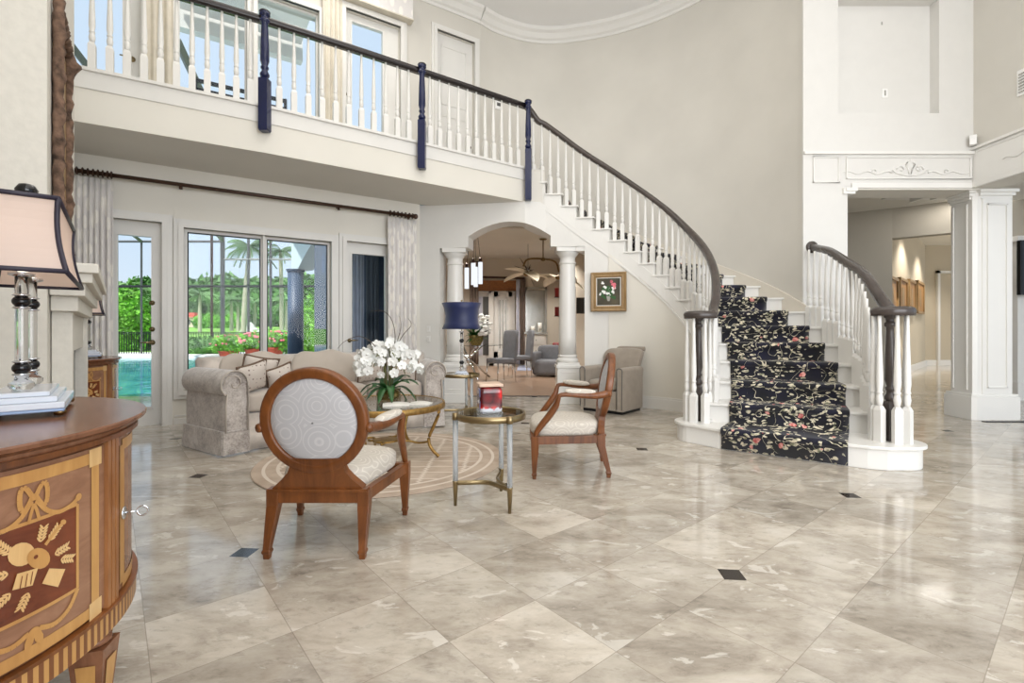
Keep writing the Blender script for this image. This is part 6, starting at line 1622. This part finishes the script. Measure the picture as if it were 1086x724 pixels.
# ---- plants
def leafcloud(mb, c, r, n, size, seed, flat=.8):
    rr = random.Random(seed)
    for _ in range(n):
        while True:
            v = Vector((rr.uniform(-1, 1), rr.uniform(-1, 1), rr.uniform(-1, 1)))
            if .35 < v.length < 1: break
        v = v.normalized()*(v.length**.4); bump = 1+.18*math.sin(v.x*7+seed)*math.cos(v.z*6+v.y*5)
        p = Vector((c[0]+v.x*r[0]*bump, c[1]+v.y*r[1]*bump, c[2]+v.z*r[2]*bump)); a = Vector((rr.gauss(0, 1), rr.gauss(0, 1), rr.gauss(0, 1))).normalized(); b = a.orthogonal().normalized(); s_ = size*rr.uniform(.6, 1.3)
        mb.quadpts([p-a*s_, p-b*s_*.5, p+a*s_, p+b*s_*.5])
def bush(name, label, cat, c, r, n, size, mat, seed, group=None, trunk=None):
    t = thing(name, label, cat, (c[0], c[1], 0), 0, group); mb = MB(); leafcloud(mb, (0, 0, c[2]), r, n, size, seed); mb.build('foliage', mat, t, weld=False)
    mb = MB(); mb.smooth = True; mb.rbox(lambda a, b, d: (a*r[0]*.72, b*r[1]*.72, c[2]+d*r[2]*.72), 6, 2.3); mb.build('inner_foliage', mat, t)
    mb = MB(); mb.smooth = True; k = trunk or .06*r[0]+.04; mb.tube([(0, 0, 0), (0, 0, c[2])], [k*1.2, k], 8); mb.build('trunk', 'bark_pale', t)
    return t
Y = 24.5; bush('hedge_bush', 'tall bright green bush behind the fence, seen through the left door', 'bush', (X(136, Y), Y, 1.55), (1.0, .9, 1.65), 2600, .12, 'foliage_bright', 1)
bush('hedge_bush', 'pale green shrub beside the tall bush through the left door', 'bush', (X(157, 26), 26, 1.3), (.55, .6, 1.5), 1200, .11, 'foliage_mid', 2)
far = [(80, 70, 5.5, 6), (112, 74, 7, 6.4), (150, 78, 6.5, 7.4), (178, 72, 6, 6.0), (205, 76, 6.5, 7.2), (232, 80, 7.5, 8.0), (256, 74, 6, 6.6), (278, 78, 7, 7.4), (300, 72, 6.5, 6.6), (326, 76, 7, 7.6), (350, 72, 6, 7.4), (375, 76, 7, 8), (400, 74, 6, 8)]
labs = ['far-left', '', '']
for i, (px, Y, rx, h) in enumerate(far):
    z = 1.5; r_z = h/2+.6
    bush('garden_tree', ['dense green broadleaf tree in the distant tree line', 'pale green broadleaf tree in the distant tree line'][i % 2], 'tree', (X(px, Y), Y, z+h/2), (rx*.85, 3.5, r_z), 1500, .55, ['foliage_mid', 'foliage_far'][i % 2], 20+i, 'distant tree line, ' + ('denser crowns' if i % 2 == 0 else 'paler crowns'), .3)
# low hedge row beyond the lawn edge
for i, px in enumerate((214, 222, 229, 246, 252)):
    bush('round_shrub', 'clipped round shrub on the lawn below the palms', 'shrub', (X(px, 60), 60, 2.2), (1.0, .8, .9), 260, .22, 'foliage_bright', 60+i, 'clipped shrubs on the far lawn')
def palm(label, px, Y, zb, zt_, r, nf, fl, lean=0, mat='palm_frond', group=None, seed=1):
    t = thing('palm_tree', label, 'palm tree', (X(px, Y), Y, 0), 0, group); rr = random.Random(seed)
    mb = MB(); mb.smooth = True; P = spline([(0, 0, zb-.3), (lean*.2, 0, zb+(zt_-zb)*.4), (lean, 0, zt_)], 5); mb.tube(P, [r*(1.25-.4*i/len(P)) for i in range(len(P))], 8); mb.build('trunk', 'bark_pale', t)
    for k in range(nf):
        a = 2*PI*k/nf+rr.uniform(-.2, .2); el = rr.uniform(-.2, 1.1); mb = MB(); d = Vector((math.cos(a), math.sin(a), 0)); s_ = Vector((-d.y, d.x, 0)); m = 14; spine = []
        for i in range(m+1):
            q = i/m; spine.append(Vector((lean, 0, zt_)) + d*fl*q*math.cos(el*.6) + Vector((0, 0, fl*(math.sin(el)*q - .75*q*q))))
        mb.tube(spine, .03*r/.15+.01, 4)
        for i in range(1, m):
            w_ = fl*.30*math.sin(PI*(i/m)**.7)+.05
            for sg in (-1, 1):
                b = spine[i]; e = b + s_*sg*w_*.8 + d*w_*.45 + Vector((0, 0, -w_*.55)); g = d*fl*.035; mb.quadpts([b-g, b+g, e+g*.3, e-g*.3])
        mb.build('frond', mat, t, weld=False)
    return t
palm('tall coconut palm leaning beside the middle window bar', 258, 34, .1, Z(262, 34), .16, 13, 1.75, .45, seed=2)
palm('coconut palm seen left of the blue porch column', 299, 36, .1, Z(266, 36), .15, 12, 1.5, -.1, seed=5)
for i, (px, Y, y, f_) in enumerate(((212, 52, 312, 1.9), (245.5, 54, 318, 1.9), (252.5, 54, 318, 1.9), (270, 56, 320, 1.8), (304, 54, 318, 1.8))):
    palm('short palm with drooping fronds on the far lawn', px, Y, .9, Z(y, Y), .17, 11, f_, 0, 'foliage_far', 'palms on the far lawn', 30+i)
# neighbour's house and fountain
Y = 62; t = thing('neighbour_house', 'small cream house with an orange tiled roof beyond the lawn', 'house', (X(202, Y), Y, 1.5)); mb = MB(); mb.box(-1.6, .35, 0, 2, 0, 1.25); mb.build('wall', 'house_wall', t)
mb = MB(); mb.hexa([(-1.9, -.2, 1.25), (.6, -.2, 1.25), (.6, 2.2, 1.25), (-1.9, 2.2, 1.25)], [(-1.2, .8, 1.9), (0, .8, 1.9), (0, 1.2, 1.9), (-1.2, 1.2, 1.9)]); mb.build('roof', 'terracotta', t)
mb = MB(); mb.box(-.3, .0, -.02, .0, .3, 1.0); mb.build('window', 'door_dark', t)
Y = 50; t = thing('garden_fountain', 'white spraying fountain on the far lawn', 'fountain', (X(266, Y), Y, .8)); rf = random.Random(2); mb = MB()
for k in range(260):
    a = rf.uniform(0, 2*PI); v = rf.uniform(.1, 1); q = rf.uniform(0, 1); p = Vector((math.cos(a)*v*q*1.2, math.sin(a)*v*q*1.2, .1+2.2*(q*1.5-q*q*1.5)*(1.3-v))); mb.rbox(lambda x, y, z, p=p: (p.x+x*.035, p.y+y*.035, p.z+z*.07), 2, 2)
mb.build('spray', 'petal', t, weld=False); mb = MB(); mb.lathe([(1.3, -.2), (1.4, .12), (1.2, .1)], n=24); mb.build('basin', 'coping', t)
# planter urns with pink flowers
def planter(label, px, Y, r, h, fz, n, seed, grp=None):
    t = thing('flower_planter', label, 'planter', (X(px, Y), Y, -.03), 0, grp); mb = MB(); mb.smooth = True; mb.lathe([(r*.6, 0), (r*.95, h*.6), (r*1.05, h*.9), (r*1.15, h*.93), (r*1.15, h), (r, h), (r*.9, h*.9)], n=20); mb.build('pot', 'terracotta', t)
    mb = MB(); leafcloud(mb, (0, 0, h+fz*.5), (r*2.1, r*1.6, fz*.75), n, .05, seed); mb.build('foliage', 'foliage_bright', t, weld=False)
    rr = random.Random(seed)
    for k in range(34):
        a, el = rr.uniform(0, 2*PI), rr.uniform(-.1, 1.3); v = Vector((math.cos(a)*math.cos(el)*r*2.0, math.sin(a)*math.cos(el)*r*1.6, h+fz*.5+math.sin(el)*fz*.75))
        if k == 0: mb = MB(); mb.rbox(lambda x, y, z: (x*.035, y*.035, z*.03), 3, 2); fl_ = mb.build('blossom', 'pink_flower', t); fl_.location = v*S
        else: o = inst(fl_); o.location = v*S
planter('terracotta planter of pink flowers behind the sofa, left of the window bar', 269, 11.5, .17, .62, .30, 700, 3)
planter('terracotta planter of pink flowers in front of the fence, right of the window bar', 291, 13.0, .2, .6, .36, 700, 4)
planter('low planter of pink blossoms along the fence at the left window', 243, 16.5, .3, .35, .45, 900, 5)
for i, (px, Y, r) in enumerate(((215, 20.9, .35), (228, 20.9, .35), (250, 20.9, .35), (300, 20.9, .4))):
    bush('fence_shrub', 'low green shrub growing along the black fence', 'shrub', (X(px, Y), Y-.9, .36), (.8, .3, .42), 500, .07, 'foliage_mid', 80+i, 'low shrubs along the fence')
Y = 12.5; bush('porch_shrub', 'tall leafy shrub right of the blue porch column', 'shrub', (X(328, Y), Y, .75), (.36, .35, 1.1), 1100, .07, 'foliage_bright', 95)
# ---- porch: round column, arched beam, roof, wing wall with glass
PC = (X(313.5, 8.2), 8.2)
t = thing('porch_column', 'thick round blue-grey porch column outside the window', 'column', (*PC, 0)); mb = MB(); mb.smooth = True; mb.lathe([(.125, -.04), (.125, 2.02)], n=28); mb.build('shaft', 'lanai_blue', t); mb = MB(); mb.lathe([(.14, 2.0), (.15, 2.04)], n=28); mb.build('capital', 'lanai_blue', t)
pa, pb = Vector(PC), Vector((X(352, 6.75), 6.75)); d = (pb-pa); n_ = 14; mb = MB(); sm = [(pa.x-.10, pa.y+.06, 2.04, 2.75)]
for k in range(n_+1):
    q = k/n_; p = pa.lerp(pb, .07+q*.93); sm.append((p.x, p.y, 2.04+.38*math.sin(min(1, q*1.05)*PI*.62), 2.75))
ribbon(mb, sm, .26); struct(mb.build('porch_arch_beam', 'lanai_pale'))
mb = MB(); e = Vector((-.5446, .8387))
mb.prism([wp(tw(284), -.23), wp(3.4, -.23), (wp(3.4, 0)[0]+e.x*3.4, wp(3.4, 0)[1]+e.y*3.4), (PC[0]-.3, PC[1]+.3)], 2.75, 2.85); struct(mb.build('porch_ceiling', 'lanai_pale'))
W1, W2_ = Vector((X(334, 7.3), 7.3)), Vector((X(349, 6.9), 6.9))
mb = MB(); mb.prism([tuple(W1), tuple(W1+Vector((.05, -.02))), tuple(W1+Vector((.08, .06))), tuple(W1+Vector((.03, .08)))], 0, 2.75); mb.prism([tuple(W2_), tuple(W2_+Vector((.08, 0))), tuple(W2_+Vector((.08, .1))), tuple(W2_+Vector((0, .1)))], 0, 2.75); wf = struct(mb.build('window_4', 'lanai_pale'))
mb = MB(); mb.quadpts([(*W1, 0), (*W2_, 0), (*W2_, 2.75), (*W1, 2.75)]); g = mb.build('glass_pane', 'porch_glass', wf); g.modifiers.new('s', 'SOLIDIFY').thickness = .01
seg('wall_wing', 'lanai_blue', (X(350, 8.3), 8.3), (X(440, 8.6), 8.6), 0, 2.75, .15)
def pw_(ta, o, z): return (X(ta, 8.25), 8.25-o, z)
curtain('curtain', 'pale grey strip curtain outside the right glazed door', 377, 388, .05, 2.5, 'sheer', .1, 3, .04, pw_)
curtain('curtain', 'dark grey strip curtain outside the right glazed door', 391, 404, .05, 2.5, 'curtain_grey', .12, 3, .04, pw_)
# ---- upstairs terrace: roof with downlight, beam, dark rail
mb = MB(); mb.prism([wp(tw(183), -.23), wp(tw(345), -.23), (wp(tw(345))[0]+e.x*1.7, wp(tw(345))[1]+e.y*1.7), (wp(tw(183))[0]+e.x*1.7, wp(tw(183))[1]+e.y*1.7)], 5.42, 5.5); struct(mb.build('terrace_ceiling', 'white_gloss'))
mb = MB(); q0, q1 = wp(tw(176), -1.75), wp(tw(348), -1.75); ribbon(mb, [(*q0, 5.2, 5.52), (*q1, 5.2, 5.52)], .15); struct(mb.build('terrace_beam', 'white_paint'))
mb = MB(); q0, q1 = wp(tw(206), -3.2), wp(tw(345), -3.2); ribbon(mb, [(*q0, 4.84, 5.03), (*q1, 4.84, 5.03)], .06); ribbon(mb, [(*q0, 5.12, 5.18), (*q1, 5.12, 5.18)], .04); [mb.box(wp(tw(x_), -3.2)[0]-.02, wp(tw(x_), -3.2)[0]+.02, wp(tw(x_), -3.2)[1]-.02, wp(tw(x_), -3.2)[1]+.02, 3.2, 5.18) for x_ in (206, 250, 300, 344)]
tag(mb.build('terrace_rail', 'black_iron'), 'dark horizontal rail outside the gallery windows', 'railing')
t = thing('recessed_downlight', 'round recessed light in the terrace ceiling above the gallery window', 'ceiling light', (X(215, 5.9), 5.9, 5.415)); mb = MB(); mb.lathe([(.06, -.004), (.075, 0)], n=20); mb.build('trim_ring', 'white_paint', t); mb = MB(); mb.lathe([(.055, -.006), (.055, -.004)], n=20); mb.build('lamp', 'lamp_glow', t)
# ---------------------------------------------------------------- camera, light, world
cam = bpy.data.cameras.new('camera'); co = bpy.data.objects.new('camera', cam); COL.objects.link(co)
cam.sensor_width = 36; cam.lens = F/1086*36; cam.shift_y = -(362-HY)/1086; cam.clip_end = 500; cam.clip_start = .05
co.location = (0, 0, S); co.rotation_euler = (PI/2, 0, 0); bpy.context.scene.camera = co
w = bpy.data.worlds.new('sky'); bpy.context.scene.world = w; w.use_nodes = True; nt = w.node_tree; nt.nodes.clear()
out = nt.nodes.new('ShaderNodeOutputWorld'); bg = nt.nodes.new('ShaderNodeBackground')
tc = N(nt, 'ShaderNodeTexCoord'); sp = N(nt, 'ShaderNodeSeparateXYZ'); L(nt, tc.outputs['Generated'], sp.inputs[0])
nz = noise(nt, tc.outputs['Generated'], 3, 3); h = math_(nt, 'MULTIPLY_ADD', nz, .25, sp.outputs[2])
c = ramp(nt, h, [(.05, (.84, .91, .97)), (.25, (.68, .82, .96)), (.6, (.66, .80, .95)), (1, (.58, .74, .93))])
L(nt, c, bg.inputs[0]); bg.inputs[1].default_value = .95; L(nt, bg.outputs[0], out.inputs[0])
def area(name, loc, size, power, color=(1, .96, .9), rot=(0, 0, 0), sy=None):
    l = bpy.data.lights.new(name, 'AREA'); l.energy = power; l.color = color; l.shape = 'RECTANGLE'; l.size = size; l.size_y = sy or size
    o = bpy.data.objects.new(name, l); COL.objects.link(o); o.location = [q*S for q in loc]; o.rotation_euler = rot; return o
area('ceiling_fill', (-.3, 3.2, 5.72), 6.0, 95, sy=4.0)  # soft fill added under the ceiling, no fixture there
area('ceiling_fill', (0, -.8, 5.72), 8.0, 120, sy=3)  # second added fill, overhead just behind the camera

area('hall_fill', (7.3, 6.5, 3.02), 2.2, 110)  # unseen fill added to brighten the grey hall walls
def spot(name, loc, power, color=(1, .93, .84), ang=124):
    l = bpy.data.lights.new(name, 'SPOT'); l.energy = power; l.color = color; l.spot_size = math.radians(ang); l.spot_blend = .5; l.shadow_soft_size = .12
    o = bpy.data.objects.new(name, l); COL.objects.link(o); o.location = [q*S for q in loc]; return o
for p in ((9.4, 10.6, 3.42), (11.4, 12.4, 3.42), (12.6, 10.6, 3.42)): spot('hall_downlight', p, 190)
for p in ((-.9, 9.6, 3.05), (1.0, 9.6, 3.05), (-.9, 12.4, 3.05), (1.0, 12.4, 3.05)): spot('dining_fill_spot', p, 170, (1, .95, .88))  # unseen spots added to light the dining room
area('gallery_fill', (-1.9, 5.2, 5.7), 1.2, 20)  # small fill added above the gallery, out of view
area('rear_fill', (2.6, -3.4, 2.4), 9.0, 520, (.98, .98, 1), (math.radians(90), 0, math.radians(20)), sy=4.0)  # fill added behind the camera in place of daylight, no window modelled
sun = bpy.data.lights.new('sun', 'SUN'); sun.energy = 5; sun.angle = .02; sun.color = (1, .96, .88)
so = bpy.data.objects.new('sun', sun); COL.objects.link(so); so.rotation_euler = (math.radians(38), 0, math.radians(-20))
sc = bpy.context.scene; sc.view_settings.view_transform = 'Standard'; sc.view_settings.look = 'None'; sc.view_settings.exposure = .12; sc.view_settings.gamma = 1
sc.view_settings.use_curve_mapping = False
sc.cycles.max_bounces = 8; sc.cycles.transparent_max_bounces = 16; sc.cycles.use_denoising = True
try: sc.cycles.sample_clamp_indirect = 6
except Exception: pass
